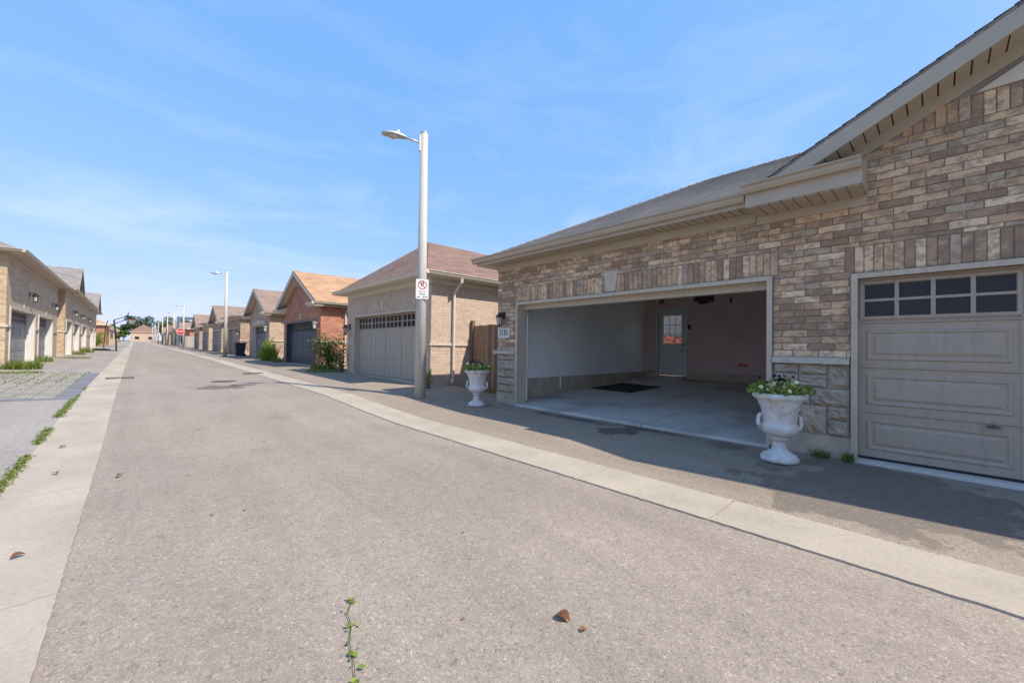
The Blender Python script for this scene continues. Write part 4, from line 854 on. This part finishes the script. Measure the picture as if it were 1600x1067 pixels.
nv = Vector((-0.42, -0.907, 0)).normalized(); rv = Vector((0, 0, 1)).cross(nv).normalized(); rv = -rv if rv.x < 0 else rv; upv = Vector((0, 0, 1))
sgc = Vector((5.05, 8.59, 2.62))+nv*0.125
sr = thing('parking_sign', 'white no parking sign with red ring, BOTH SIDES and two arrows, on the lamp pole', 'sign', sgc-upv*0.24)
def plate(mb, c, hw, hh, rc, d0, d1):
    pts = []
    for sx, sy, a0 in ((1, 1, 0), (-1, 1, 90), (-1, -1, 180), (1, -1, 270)):
        for k in range(4):
            a = math.radians(a0+k*30); pts.append(c+rv*(sx*(hw-rc)+rc*math.cos(a))+upv*(sy*(hh-rc)+rc*math.sin(a))+nv*d0)
    mb.prism(pts, nv*(d1-d0))
mb = MB(); plate(mb, sgc, 0.155, 0.245, 0.035, -0.003, 0.0); bk = mb.build('sign_plate', 'galv', sr)
mb = MB(); plate(mb, sgc, 0.142, 0.232, 0.03, 0.0005, 0.002); fc = mb.build('sign_face', 'signw', sr)
mb = MB(); disc(mb, sgc+upv*0.10, rv, upv, nv, 0.088, 0.108, 28, 0.0025, 0.004)
sl_ = (rv-upv).normalized(); pp = (rv+upv).normalized(); c0 = sgc+upv*0.10+nv*0.0045
mb.prism([c0-sl_*0.09-pp*0.010, c0+sl_*0.09-pp*0.010, c0+sl_*0.09+pp*0.010, c0-sl_*0.09+pp*0.010], nv*0.0012); mb.build('prohibition_ring', 'signr', fc)
lettering('P', 0.17, 'signk', fc, sgc+upv*0.10+nv*0.003, rv, upv, 1.1)
lettering('BOTH', 0.06, 'signr', fc, sgc-upv*0.065+nv*0.003, rv, upv); lettering('SIDES', 0.06, 'signk', fc, sgc-upv*0.125+nv*0.003, rv, upv)
mb = MB()
for s in (-1, 1):
    c = sgc-upv*0.19+rv*s*0.09+nv*0.0025
    mb.prism([c+rv*s*0.035, c+upv*0.022-rv*s*0.002, c-upv*0.022-rv*s*0.002], nv*0.001); mb.prism([c+upv*0.007-rv*s*0.0021, c-upv*0.007-rv*s*0.0021, c-upv*0.007-rv*s*0.04, c+upv*0.007-rv*s*0.04], nv*0.001)
mb.build('arrow', 'signk', fc)
mb = MB()
for zz in (0.18, -0.18): mb.box(5.05-0.04, 5.05+0.04, 8.59-0.145, 8.59-0.05, 2.62+zz-0.012, 2.62+zz+0.012)
mb.build('bracket', 'galv', sr)
# stop sign
sx, sy = 4.75, 74.0; sz = fz(sy)
st = thing('stop_sign', 'red octagonal stop sign on a thin post at the cross street', 'sign', (sx, sy, sz-0.05))
MB().tube([(sx, sy, sz-0.2), (sx, sy, sz+2.75)], 0.035, 8).build('post', 'galv', st)
nv = Vector((0, -1, 0)); rv = Vector((1, 0, 0)); c = Vector((sx, sy-0.05, sz+2.35))
oc = lambda r, d: [c+rv*r*math.cos(math.pi/8+k*math.pi/4)+upv*r*math.sin(math.pi/8+k*math.pi/4)+nv*d for k in range(8)]
f1 = MB().prism(oc(0.50, 0), nv*0.004).build('sign_plate', 'signw', st); MB().prism(oc(0.465, 0.0045), nv*0.002).build('sign_face', 'signr', f1)
lettering('STOP', 0.33, 'signw', f1, c+nv*0.008, rv, upv, 0.95)
# blue-grey frame and timber fence near the cross street
fr_ = thing('timber_frame', 'blue-grey open frame standing beyond the stop sign', 'frame', (7.0, 96.0, gz(96)), None)
for x in (5.6, 9.2): MB().box(x, x+0.35, 95.8, 96.1, gz(96)-0.1, gz(96)+5.0).build('post', 'bluegrey', fr_)
MB().box(5.6, 9.55, 95.79, 96.11, gz(96)+5.0, gz(96)+5.5).build('beam', 'bluegrey', fr_)
def fence(label, p0, p1, h, mat, bw=0.14, gap=0.008, zf=None, top=True):
    p0, p1 = Vector((*p0, 0)), Vector((*p1, 0)); d = (p1-p0); L = d.length; d.normalize(); q = Vector((-d.y, d.x, 0))
    r = thing('board_fence', label, 'fence', ((p0.x+p1.x)/2, (p0.y+p1.y)/2, zf(p0.y)-0.05)); n = int(L/(bw+gap))
    for i in range(n):
        a = p0+d*(i*(bw+gap)); b = a+d*bw; z0 = zf(a.y)+0.02+R.uniform(0, 0.03); z1 = zf(a.y)+h+R.uniform(-0.015, 0.015); wv = q*R.uniform(-0.006, 0.006)
        MB().prism([a+wv+Vector((0, 0, z0)), b+wv+Vector((0, 0, z0)), b+wv+Vector((0, 0, z1)), a+wv+Vector((0, 0, z1))], q*0.02).build('board', mat, r)
    for zz in (0.35, h-0.3): MB().prism([p0+q*0.03+Vector((0, 0, zf(p0.y)+zz)), p1+q*0.03+Vector((0, 0, zf(p1.y)+zz)), p1+q*0.03+Vector((0, 0, zf(p1.y)+zz+0.09)), p0+q*0.03+Vector((0, 0, zf(p0.y)+zz+0.09))], q*0.04).build('rail', mat, r)
    for p in (p0, p1): MB().box(p.x-0.05, p.x+0.05, p.y-0.05, p.y+0.05, zf(p.y)-0.2, zf(p.y)+h+0.16).build('post', mat, r)
    return r
fence('weathered brown cedar fence closing the gap beside the house number', (7.66, 9.93), (7.66, 7.22), 1.88, 'fence', zf=lambda y: 0.03)
fence('grey timber fence past the last brown garage', (6.3, 88.5), (15, 88.5), 1.9, 'greyfence', 0.3, 0.01, zf=gz)
for i, (a, b) in enumerate(((16.4, 19.2), (25.8, 28.8), (35.1, 38.4), (44.8, 48.0))):
    fence(['cedar fence between the beige and the red brick garages', 'cedar fence between the red and the arched-hood garages', 'cedar fence behind the black bin', 'cedar fence between two far brown garages'][i], (8.6, b-0.05), (8.6, a+0.05), 1.85, 'fence', zf=lambda y: fz(y)-0.02)
# things behind the garage, seen through the yard door glass
fence('honey-coloured yard fence behind the garage', (19.5, 1.0), (19.5, 20.0), 2.0, 'fence', 0.14, 0.008, zf=lambda y: -0.05)
small_house('cream house behind the yard fence', 24, 34, 2, 26, 5.4, 'b_beige', 'r_brown', zb=-0.1)
# ------------------------------------------------------------------ urns with flowers
def urn(label, x, y, z, rot, s=1.0):
    r = thing('stone_urn', label, 'urn', (x, y, z), 'white stone urns by the open bay')
    prof = [(0.232, 0), (0.232, 0.045), (0.215, 0.05), (0.215, 0.075), (0.185, 0.085), (0.15, 0.105), (0.108, 0.125), (0.092, 0.155), (0.088, 0.21), (0.092, 0.245), (0.118, 0.25), (0.12, 0.272), (0.10, 0.282), (0.13, 0.292), (0.165, 0.303), (0.195, 0.322), (0.218, 0.345), (0.232, 0.37), (0.236, 0.395), (0.232, 0.42), (0.218, 0.435)]
    g0 = len(prof); prof += [(0.212+0.008*t+0.062*t**2.6, 0.45+0.255*t) for t in [i/11 for i in range(12)]]; g1 = len(prof)
    prof += [(0.30, 0.722), (0.322, 0.735), (0.338, 0.75), (0.342, 0.77), (0.332, 0.795), (0.31, 0.80), (0.285, 0.79), (0.27, 0.74)]
    n = 120; ph = R.uniform(0, 6)
    def mod(i, k):
        a = 2*math.pi*k/n
        if i < 2: return 1+0.05*abs(math.cos(4*a))
        if 13 <= i <= 18: return 1+0.05*abs(math.sin(15*a))-0.02
        if g0 < i < g1-1:
            t = (i-g0)/12; f = math.sin(5*a+ph+2.5*math.sin(t*5))*math.sin(t*7.5+1.3*math.sin(3*a+ph))+0.5*math.sin(11*a+4*t+ph)*math.sin(t*13+2*a)
            return 1+0.05*max(0, f)*min(1, 3*t, 3*(1-t)+0.2)
        if g1+1 <= i <= g1+3: return 1+0.014*math.cos(30*a)
        return 1
    MB().lathe((x, y, z), [(a*s*0.81, b*s) for a, b in prof], n, mod).build('urn_body', 'urn', r, smooth=True)
    for sg in (-1, 1):
        d = Vector((math.cos(rot), math.sin(rot), 0))*sg
        P = [(0.225, 0.37), (0.262, 0.385), (0.278, 0.42), (0.276, 0.47), (0.268, 0.52), (0.252, 0.545), (0.236, 0.53)]
        MB().tube([Vector((x, y, z+b*s))+d*a*s*0.83 for a, b in P], [0.02*s, 0.024*s, 0.024*s, 0.022*s, 0.022*s, 0.02*s, 0.012*s], 8).build('handle', 'urn', r, smooth=True)
    MB().lathe((x, y, z+0.72*s), [(0.01, 0.03), (0.215*s, 0.028), (0.216*s, 0.0)], 24).build('soil', 'soil', r)
    fp = thing('flower_plant', 'cream and black petunias in the urn '+label.split(' filled with flowers ')[1], 'plant', (x, y, z+0.745*s), 'plants in the urns')
    lf = MB()
    for _ in range(420):
        a = R.uniform(0, 6.28); q = 0.345*s*math.sqrt(R.random()); hgt = R.uniform(0.01, 0.21)*(1.2-q/0.4)
        lf.leaf((x+q*math.cos(a), y+q*math.sin(a), z+0.76*s+hgt+(0.03 if q > 0.24 else 0)), 0.055)
    for _ in range(90): lf.blade((x+R.uniform(-0.2, 0.2), y+R.uniform(-0.2, 0.2), z+0.75*s), R.uniform(0.1, 0.2), R.uniform(0.05, 0.22), 0.005)
    lf.build('foliage', 'yleaf', fp, solid=False)
    for cnt, mt, nm, zl, zh in ((26, 'wflower', 'cream_flower', 0.03, 0.18), (19, 'kflower', 'black_flower', 0.12, 0.24)):
        for _ in range(cnt):
            a = R.uniform(0, 6.28); q = R.uniform(0.05, 0.31)*s if mt == 'wflower' else R.uniform(0, 0.22)*s
            c = Vector((x+q*math.cos(a), y+q*math.sin(a), z+0.76*s+R.uniform(zl, zh))); d = Vector((R.gauss(-0.5, 0.4), R.gauss(-0.5, 0.4), 0.7)).normalized(); e = d.orthogonal().normalized(); g = d.cross(e); rr_ = R.uniform(0.02, 0.032)
            fl = MB(); pts = [c+d*0.012+(e*math.cos(k*math.pi/5)+g*math.sin(k*math.pi/5))*rr_*(1 if k % 2 == 0 else 0.72) for k in range(10)]
            fl.add([c-d*0.012]+pts, [(0, 1+k, 1+(k+1) % 10) for k in range(10)]); fl.build(nm, mt, fp, solid=False)
urn('white stone urn filled with flowers before the pillar between the two doors', 5.60, 1.30, fz(1.3)*0.75+gz(1.3)*0.25+0.004, 2.2)
urn('white stone urn filled with flowers by the house number and fence', 5.52, 6.98, fz(7)*0.7+gz(7)*0.3, 2.3, 0.98)
# ------------------------------------------------------------------ plants
def weed(label, x, y, z, rad, h, n, mat='grass', name='weed_clump', lean=0.12, group='weeds along the walls'):
    mb = MB()
    for _ in range(n):
        a = R.uniform(0, 6.28); q = rad*math.sqrt(R.random()); mb.blade((x+q*math.cos(a), y+q*math.sin(a), z-0.01), h*R.uniform(0.4, 1), lean*R.uniform(0.3, 1.6), 0.006+0.01*h)
    for _ in range(n//3):
        a = R.uniform(0, 6.28); q = rad*math.sqrt(R.random()); mb.leaf((x+q*math.cos(a), y+q*math.sin(a), z+h*R.uniform(0.05, 0.5)), 0.07*max(0.5, min(1.5, h*2)))
    return tag(mb.build(name, mat, solid=False), label, 'weeds', group)
def shrub(label, x, y, z, rad, n, size, mat, stems=7, name='shrub'):
    r = thing(name, label, 'shrub', (x, y, z), None); mb = MB(); tips = []
    for i in range(stems):
        a = R.uniform(0, 6.28); k = R.uniform(0.3, 0.9); t = Vector((x+rad[0]*k*math.cos(a), y+rad[1]*k*math.sin(a), z+rad[2]*R.uniform(1.1, 1.9))); tips.append(t)
        mb.tube([(x+R.uniform(-0.08, 0.08), y+R.uniform(-0.08, 0.08), z-0.03), ((x+t.x)/2, (y+t.y)/2, (z+t.z)/2+0.1), t], [0.014, 0.01, 0.004], 5)
    mb.build('stem', 'bark', r)
    lf = MB()
    for t in tips:
        b = Vector((x, y, z))
        for _ in range(n//stems):
            q = b.lerp(t, R.uniform(0.25, 1.05)); s = 0.28*min(rad); lf.leaf(q+Vector((R.gauss(0, s), R.gauss(0, s), R.gauss(0, s*0.8))), size)
    lf.build('foliage', mat, r, solid=False); return r
shrub('dark leafy shrub against the red brick garage corner', 6.3, 18.2, fz(18.2), (0.75, 0.7, 0.75), 1700, 0.10, 'leaf', 12)
shrub('thin scraggly shrub at the jamb of the beige garage', 6.05, 16.35, fz(16.3), (0.45, 0.5, 0.5), 420, 0.08, 'leaf', 7)
shrub('tall bright green weed bush before the arched-hood garage', 6.05, 28.2, fz(28), (0.35, 0.6, 0.75), 600, 0.10, 'yleaf', 12)
shrub('small bright bush at the slate door jamb', 5.9, 29.7, fz(29.7), (0.35, 0.4, 0.35), 260, 0.09, 'leaf', 6)
shrub('small yellow-green plant at the beige garage downspout', 6.0, 10.0-0.25, fz(9.8), (0.2, 0.16, 0.26), 160, 0.07, 'yleaf', 5)
shrub('leafy weed standing beside the black bin', 6.0, 36.6, fz(36.5), (0.35, 0.5, 0.5), 260, 0.11, 'leaf', 6)
shrub('bright green bush before the orange brick house', -4.2, 84.5+4, gz(88), (1.6, 1.6, 1.3), 900, 0.22, 'yleaf', 10)
shrub('rounded green bush by the far lamps', 7.2, 104.5, gz(104), (1.6, 1.6, 1.9), 1000, 0.28, 'leaf', 10)
rb = shrub('red flowering bush in the yard behind the garage', 16.6, 8.0, -0.1, (0.9, 1.0, 0.9), 700, 0.1, 'leaf', 9)
lf = MB(); lf.blob((16.5, 8.0, 1.35), (0.7, 1.0, 0.5), 450, 0.12); lf.build('flowers', 'rflower', rb, solid=False)
weed('low weeds spilling onto the drive between red and beige garages', 5.75, 17.2, fz(17)-0.02, 0.75, 0.16, 520)
weed('green weeds under the dark shrub by the red garage', 6.1, 18.6, fz(18), 0.55, 0.35, 300)
weed('tall bright grass before the arched-hood garage', 5.95, 27.6, fz(27.6), 0.45, 1.35, 200, 'yleaf', lean=0.5)
weed('weeds at the corner of the navy door', 6.0, 25.9, fz(26), 0.4, 0.35, 180)
weed('tall grassy weeds at the first grey door across the lane', -3.0, 22.6, lz(22.6)-0.03, 0.55, 0.42, 520, lean=0.25)
weed('weeds on the pavers before the first grey door across the lane', -2.75, 20.3, lz(20.3)-0.05, 0.6, 0.12, 420)
weed('grass tuft at the pier between the two grey doors', -3.05, 28.5, lz(28.5)-0.02, 0.3, 0.4, 160)
weed('flat green weed patch past the second grey door', -2.5, 33.4, lz(33)-0.05, 0.75, 0.14, 420)
weed('weeds at the foot of the longer buff garage', -2.8, 39.9, lz(40)-0.03, 0.4, 0.4, 150)
weed('weed tufts under the last narrow door across the lane', -2.75, 45.4, lz(45)-0.03, 0.5, 0.6, 200)
weed('tiny weeds in the crack at the foundation beside the urn', 6.16, 1.0, fz(1)+0.0, 0.09, 0.11, 60, lean=0.06)
weed('small weeds at the foot of the taupe door jamb', 6.14, 0.74, fz(0.7), 0.06, 0.14, 55, lean=0.06)
weed('thin dry grass below the fence beside the urn', 7.2, 8.4, 0.02, 0.5, 0.10, 220, 'dry', lean=0.1)
mb = MB()                                                  # grass growing along the joint of the left strip
for y in [3.2+0.022*i for i in range(520)]:
    if math.sin(y*1.3)+math.sin(y*3.1+1) > -0.8:
        for _ in range(5): (mb.leaf((-0.865+R.gauss(0, 0.03), y, gz(y)+R.uniform(0.012, 0.035)), 0.035, d=Vector((R.gauss(0, 0.4), R.gauss(0, 0.4), 1)).normalized()) if y < 12 else None), mb.blade((-0.86+R.gauss(0, 0.022), y+R.uniform(-0.02, 0.02), gz(y)), R.uniform(0.012, 0.05), R.uniform(0.01, 0.05), 0.006)
tag(mb.build('joint_grass', 'grass', kind='stuff', solid=False), 'grass growing along the joint of the left concrete strip', 'grass')
mb = MB()
for y in [-0.4+0.02*i for i in range(260)]:
    if math.sin(y*2.3)+math.sin(y*5.1+1) > 0.35: mb.blade((3.925+R.gauss(0, 0.01), y, gz(y)+0.005), R.uniform(0.006, 0.022), R.uniform(0.005, 0.02), 0.004)
tag(mb.build('joint_moss', 'grass', kind='stuff', solid=False), 'sparse moss along the joint of the right concrete strip', 'moss')
# creeping weed in the lane crack
cw = MB(); pts = [(0.86, 2.12), (0.80, 2.02), (0.78, 1.92), (0.73, 1.82), (0.715, 1.74), (0.69, 1.66), (0.66, 1.58), (0.64, 1.50)]; zz = gz(2)
r = thing('creeping_weed', 'small creeping weed growing out of a crack in the lane asphalt', 'weeds', (0.74, 1.85, zz))
cw.tube([(a, b, zz+0.006+0.008*(i % 2)) for i, (a, b) in enumerate(pts)], 0.0018, 5); cw.build('stem', 'leaf', r, solid=False)
lf = MB()
for i, (a, b) in enumerate(pts):
    for _ in range(6 if i % 2 == 0 else 2): lf.leaf((a+R.gauss(0, 0.013), b+R.gauss(0, 0.013), zz+R.uniform(0.008, 0.03)), 0.03, d=Vector((R.gauss(0, 0.4), R.gauss(0, 0.4), 1)).normalized())
lf.build('foliage', 'yleaf', r, solid=False)
# fallen leaves
def dead_leaf(label, x, y, s, zoff=0.004):
    mb = MB(); z = gz(y)+zoff+0.004; a = R.uniform(0, 6.28); n = 7; c, s_ = math.cos(a), math.sin(a); vs = []
    for i in range(n):
        t = i/(n-1); wd = 0.36*s*math.sin(math.pi*min(1, t*1.05+0.03))**0.8
        for k, q in ((-1, -wd), (0, 0), (1, wd)):
            lx, ly = (t-0.5)*s, q; vs.append((x+lx*c-ly*s_, y+lx*s_+ly*c, z+abs(q)*0.55+0.10*s*math.sin(3*t)))
    mb.add(vs, [(i*3+k, i*3+k+1, i*3+k+4, i*3+k+3) for i in range(n-1) for k in range(2)], R.random()); tag(mb.build('fallen_leaf', 'dry', solid=False), label, 'leaf', 'fallen leaves on the lane')
dead_leaf('curled orange-brown leaf lying alone in mid lane', 1.58, 1.28, 0.085)
dead_leaf('dark scrap of leaf beside the curled orange-brown one', 1.585, 1.16, 0.04)
for x, y in ((-0.55, 6.1), (-0.5, 3.9), (-0.08, 5.6), (-0.62, 7.4)): dead_leaf('small brown leaf on the left concrete strip or its edge', x, y, 0.07, 0.014)
for i in range(12):
    x, y = R.uniform(0, 3.2), R.uniform(1.5, 9); dead_leaf('tiny dark leaf scrap scattered on the lane', x, y, R.uniform(0.015, 0.035))
# far trees
def tree(label, x, y, h, rad, mat='dleaf', n=1800):
    z = gz(min(y, 400)); r = thing('tree', label, 'tree', (x, y, z-0.1), 'trees behind the lane end')
    t = MB(); t.tube([(x, y, z-0.2), (x+0.1, y, z+h*0.35), (x-0.1, y, z+h*0.75)], [h*0.03, h*0.022, h*0.008], 7)
    cl = []
    for i in range(9):
        a = R.uniform(0, 6.28); q = rad*R.uniform(0.25, 0.75); c = Vector((x+q*math.cos(a), y+q*math.sin(a), z+h*R.uniform(0.42, 0.88))); cl.append(c)
        t.tube([(x, y, z+h*R.uniform(0.25, 0.5)), c], [h*0.012, h*0.004], 5)
    t.build('trunk', 'bark', r); lf = MB()
    for c in cl: lf.blob(c, (rad*R.uniform(0.3, 0.5), rad*R.uniform(0.3, 0.5), h*R.uniform(0.10, 0.17)), n//9, 0.9)
    lf.build('crown', mat, r, solid=False)
for i, (x, y, h, rad, mt) in enumerate(((-30, 285, 9, 5, 'leaf'), (-13, 280, 8.5, 5, 'dleaf'), (2, 300, 14, 7, 'dleaf'), (12, 305, 15, 7, 'leaf'), (22, 300, 14, 7, 'dleaf'), (34, 305, 15, 8, 'leaf'), (46, 300, 14, 7, 'dleaf'), (60, 310, 15, 8, 'leaf'), (11.5, 250, 7, 3.2, 'dleaf'), (-5, 246, 5, 2.5, 'leaf'), (-8, 272, 8, 4.5, 'leaf'), (-4, 285, 9, 5, 'dleaf'), (28, 285, 10, 6, 'leaf'), (14, 285, 9, 5, 'dleaf'))):
    tree(['pale tree left of the lane end houses', 'dark tree behind the pale end house', 'dark tall tree behind the cream end house', 'green tall tree behind the brown end house', 'dark tree behind the brown end house', 'green tree behind the tan two-storey house', 'dark tree right of the tan two-storey house', 'broad green tree far right of the lane end', 'small dark tree in front of the brown end house', 'small green tree in front of the cream end house', 'round green tree beside the cream end house', 'dark tree peeping over the cream end house', 'wide green tree between the brown and tan end houses', 'dark tree in the gap beside the brown end house'][i], x, y, h, rad, mt)
# ------------------------------------------------------------------ left pavers, drains, bin, hoop, floor patch
pv = bpy.data.objects.new('paved_drive', None); C.objects.link(pv); ORG[pv] = Vector((-2, 15, 0)); pv.location = ORG[pv]; pv['kind'] = 'structure'
def pave(x0, x1, y0, y1, sx, sy, mat):
    nx, ny = round((x1-x0)/sx), round((y1-y0)/sy)
    for i in range(nx):
        for j in range(ny):
            a, b = x0+i*sx+0.006, x0+(i+1)*sx-0.006; c, d = y0+j*sy+0.006, y0+(j+1)*sy-0.006
            t = lambda x, y: (lambda k: (gz(y)+0.012)*(1-k)+lz(y)*k)(min(1, (-0.82-x)/3.08))+0.010+dz
            dz = R.uniform(-0.003, 0.004)
            MB().add([(a, c, t(a, c)), (b, c, t(b, c)), (b, d, t(b, d)), (a, d, t(a, d)), (a, c, t(a, c)-0.05), (b, c, t(b, c)-0.05), (b, d, t(b, d)-0.05), (a, d, t(a, d)-0.05)], [(0, 1, 2, 3), (0, 4, 5, 1), (1, 5, 6, 2), (2, 6, 7, 3), (3, 7, 4, 0)]).build('paver', mat, pv, solid=False)
pave(-1.16, -0.86, 12.0, 20.1, 0.30, 0.30, 'paverd'); pave(-3.26, -1.16, 12.0, 12.3, 0.30, 0.30, 'paverd')
pave(-3.26, -1.16, 12.3, 17.1, 0.30, 0.30, 'paver'); pave(-3.26, -1.16, 17.1, 20.1, 0.35, 0.375, 'paver')
mb = MB()
for _ in range(1500):
    x = -1.16-0.30*R.randrange(8); y = R.uniform(12.4, 20.6)
    if R.random() < 0.5: x = R.uniform(-3.2, -1.2); y = 12.3+0.3*R.randrange(27)
    if y < 15.5 and R.random() < 0.8: continue
    k = (-0.82-x)/3.08; mb.blade((x+R.gauss(0, 0.02), y+R.gauss(0, 0.02), (gz(y)+0.012)*(1-k)+lz(y)*k), R.uniform(0.02, 0.07), R.uniform(0.02, 0.06), 0.008)
tag(mb.build('paver_grass', 'grass', kind='stuff', solid=False), 'grass and moss growing in the paver joints', 'grass')
def grate(label, x0, x1, y0, y1):
    r = thing('drain_grate', label, 'drain', ((x0+x1)/2, (y0+y1)/2, gz(y0)), 'rusty drain grates in the lane'); zt = gz((y0+y1)/2)+0.022
    fr = MB(); fr.box(x0, x1, y0, y0+0.05, zt-0.03, zt); fr.box(x0, x1, y1-0.05, y1, zt-0.03, zt); fr.box(x0, x0+0.05, y0+0.05, y1-0.05, zt-0.03, zt); fr.box(x1-0.05, x1, y0+0.05, y1-0.05, zt-0.03, zt); fr.build('frame', 'iron', r)
    n = 8
    for i in range(n):
        a = x0+0.05+(x1-x0-0.1)*(i+0.2)/n; MB().box(a, a+(x1-x0-0.1)*0.6/n, y0+0.05, y1-0.05, zt-0.03, zt-0.004).build('bar', 'iron', r)
    MB().box(x0+0.02, x1-0.02, y0+0.02, y1-0.02, zt-0.034, zt-0.031).build('pit', 'rubber', r)
grate('rusty drain grate straddling the left concrete strip edge', -0.62, 0.02, 17.2, 17.75)
grate('rusty drain grate at the right concrete strip', 3.0, 3.6, 17.6, 18.1)
def manhole(label, x, y, rad):
    z = gz(y)+0.006; r = thing('manhole_cover', label, 'manhole', (x, y, z-0.02))
    MB().lathe((x, y, z-0.02), [(rad, 0), (rad, 0.022), (rad-0.04, 0.022), (rad-0.05, 0.018), (0.02, 0.020)], 28).build('cover', 'iron', r)
    mb = MB(); disc(mb, (x, y, z+0.0005), Vector((1, 0, 0)), Vector((0, 1, 0)), Vector((0, 0, 1)), rad*0.5, rad*0.55, 24, 0, 0.004); mb.build('ring', 'iron', r)
manhole('round rusty manhole cover beside the dark stain in the lane', 2.0, 14.9, 0.33)
# bin
bx, by, bz = 5.72, 35.6, fz(35.6)-0.01
br = thing('rubbish_bin', 'black wheeled rubbish bin between the arched-hood and low hip garages', 'bin', (bx, by, bz))
MB().add([(bx+a*q, by+b*q, bz+z) for z, q in ((0.05, 0.25), (0.95, 0.32)) for a, b in ((-1, -1), (1, -1), (1, 1), (-1, 1))], [(0, 3, 2, 1), (4, 5, 6, 7)]+[(k, (k+1) % 4, 4+(k+1) % 4, 4+k) for k in range(4)]).build('bin_body', 'bin', br)
MB().prism([(bx-0.35, by-0.35, bz+0.951), (bx+0.36, by-0.35, bz+0.951), (bx+0.34, by-0.35, bz+1.03), (bx-0.30, by-0.35, bz+1.0)], (0, 0.70, 0)).build('lid', 'bin', br)
for s in (-1, 1): MB().tube([(bx+0.26, by+s*0.28, bz+0.1), (bx+0.26, by+s*0.34, bz+0.1)], 0.1, 14).build('wheel', 'rubber', br)
MB().tube([(bx+0.35, by-0.25, bz+0.98), (bx+0.42, by-0.25, bz+0.99), (bx+0.42, by+0.25, bz+0.99), (bx+0.35, by+0.25, bz+0.98)], 0.02, 6).build('handle', 'bin', br)
# basketball hoop
hx_, hy = -1.25, 54.0; hz = lz(hy)-0.07
hr = thing('basketball_hoop', 'black portable basketball hoop standing on the left drive', 'basketball hoop', (hx_-0.7, hy, hz))
MB().prism([(hx_-1.55, hy-0.45, hz), (hx_-0.35, hy-0.45, hz), (hx_-0.4, hy-0.45, hz+0.16), (hx_-0.75, hy-0.45, hz+0.24), (hx_-1.5, hy-0.45, hz+0.24)], (0, 0.9, 0)).build('base_tank', 'black', hr)
MB().box(hx_-0.42, hx_+0.1, hy-0.2, hy+0.2, hz, hz+0.07).build('base_foot', 'black', hr)
MB().tube([(hx_, hy, hz+0.05), (hx_-0.05, hy, hz+1.4), (hx_-0.22, hy, hz+2.95)], 0.06, 10).build('pole', 'black', hr)
MB().tube([(hx_-0.85, hy, hz+0.2), (hx_-0.78, hy, hz+2.2), (hx_-0.62, hy, hz+2.9)], 0.03, 8).build('brace', 'black', hr)
MB().tube([(hx_-0.22, hy, hz+2.95), (hx_+0.62, hy, hz+3.35)], 0.035, 8).build('upper_arm', 'black', hr); MB().tube([(hx_-0.16, hy, hz+2.6), (hx_+0.66, hy, hz+3.05)], 0.035, 8).build('lower_arm', 'black', hr)
MB().prism([(hx_+0.64, hy-0.65, hz+2.88), (hx_+0.69, hy-0.65, hz+2.88), (hx_+0.80, hy-0.65, hz+3.75), (hx_+0.75, hy-0.65, hz+3.75)], (0, 1.3, 0)).build('backboard', 'black', hr)
mb = MB(); disc(mb, (hx_+1.02, hy, hz+3.05), Vector((1, 0, 0)), Vector((0, 1, 0)), Vector((0, 0, 1)), 0.215, 0.235, 20, -0.01, 0.01); mb.box(hx_+0.70, hx_+0.80, hy-0.06, hy+0.06, hz+3.02, hz+3.08); mb.build('rim', 'signr', hr)
nb = MB()
for k in range(12):
    a = 2*math.pi*k/12; b = a+0.5; nb.tube([(hx_+1.02+0.22*math.cos(a), hy+0.22*math.sin(a), hz+3.05), (hx_+1.02+0.13*math.cos(b), hy+0.13*math.sin(b), hz+2.65)], 0.006, 4)
nb.build('net', 'signw', hr)
# soft dark patch on the garage floor, built as a thin black slab
mz = lambda x: 0.33*(x-6.6)/(XB-6.6)+0.004
mq = ((9.2, 5.35), (10.6, 5.25), (10.75, 6.55), (9.3, 6.65))
mt = MB(); mt.add([(a, b, mz(a)) for a, b in mq]+[(a, b, mz(a)+0.012) for a, b in mq], [(3, 2, 1, 0), (4, 5, 6, 7)]+[(k, (k+1) % 4, 4+(k+1) % 4, 4+k) for k in range(4)])
tag(mt.build('floor_patch', 'rubber'), 'dark patch on the garage floor by the white wall', 'mat')
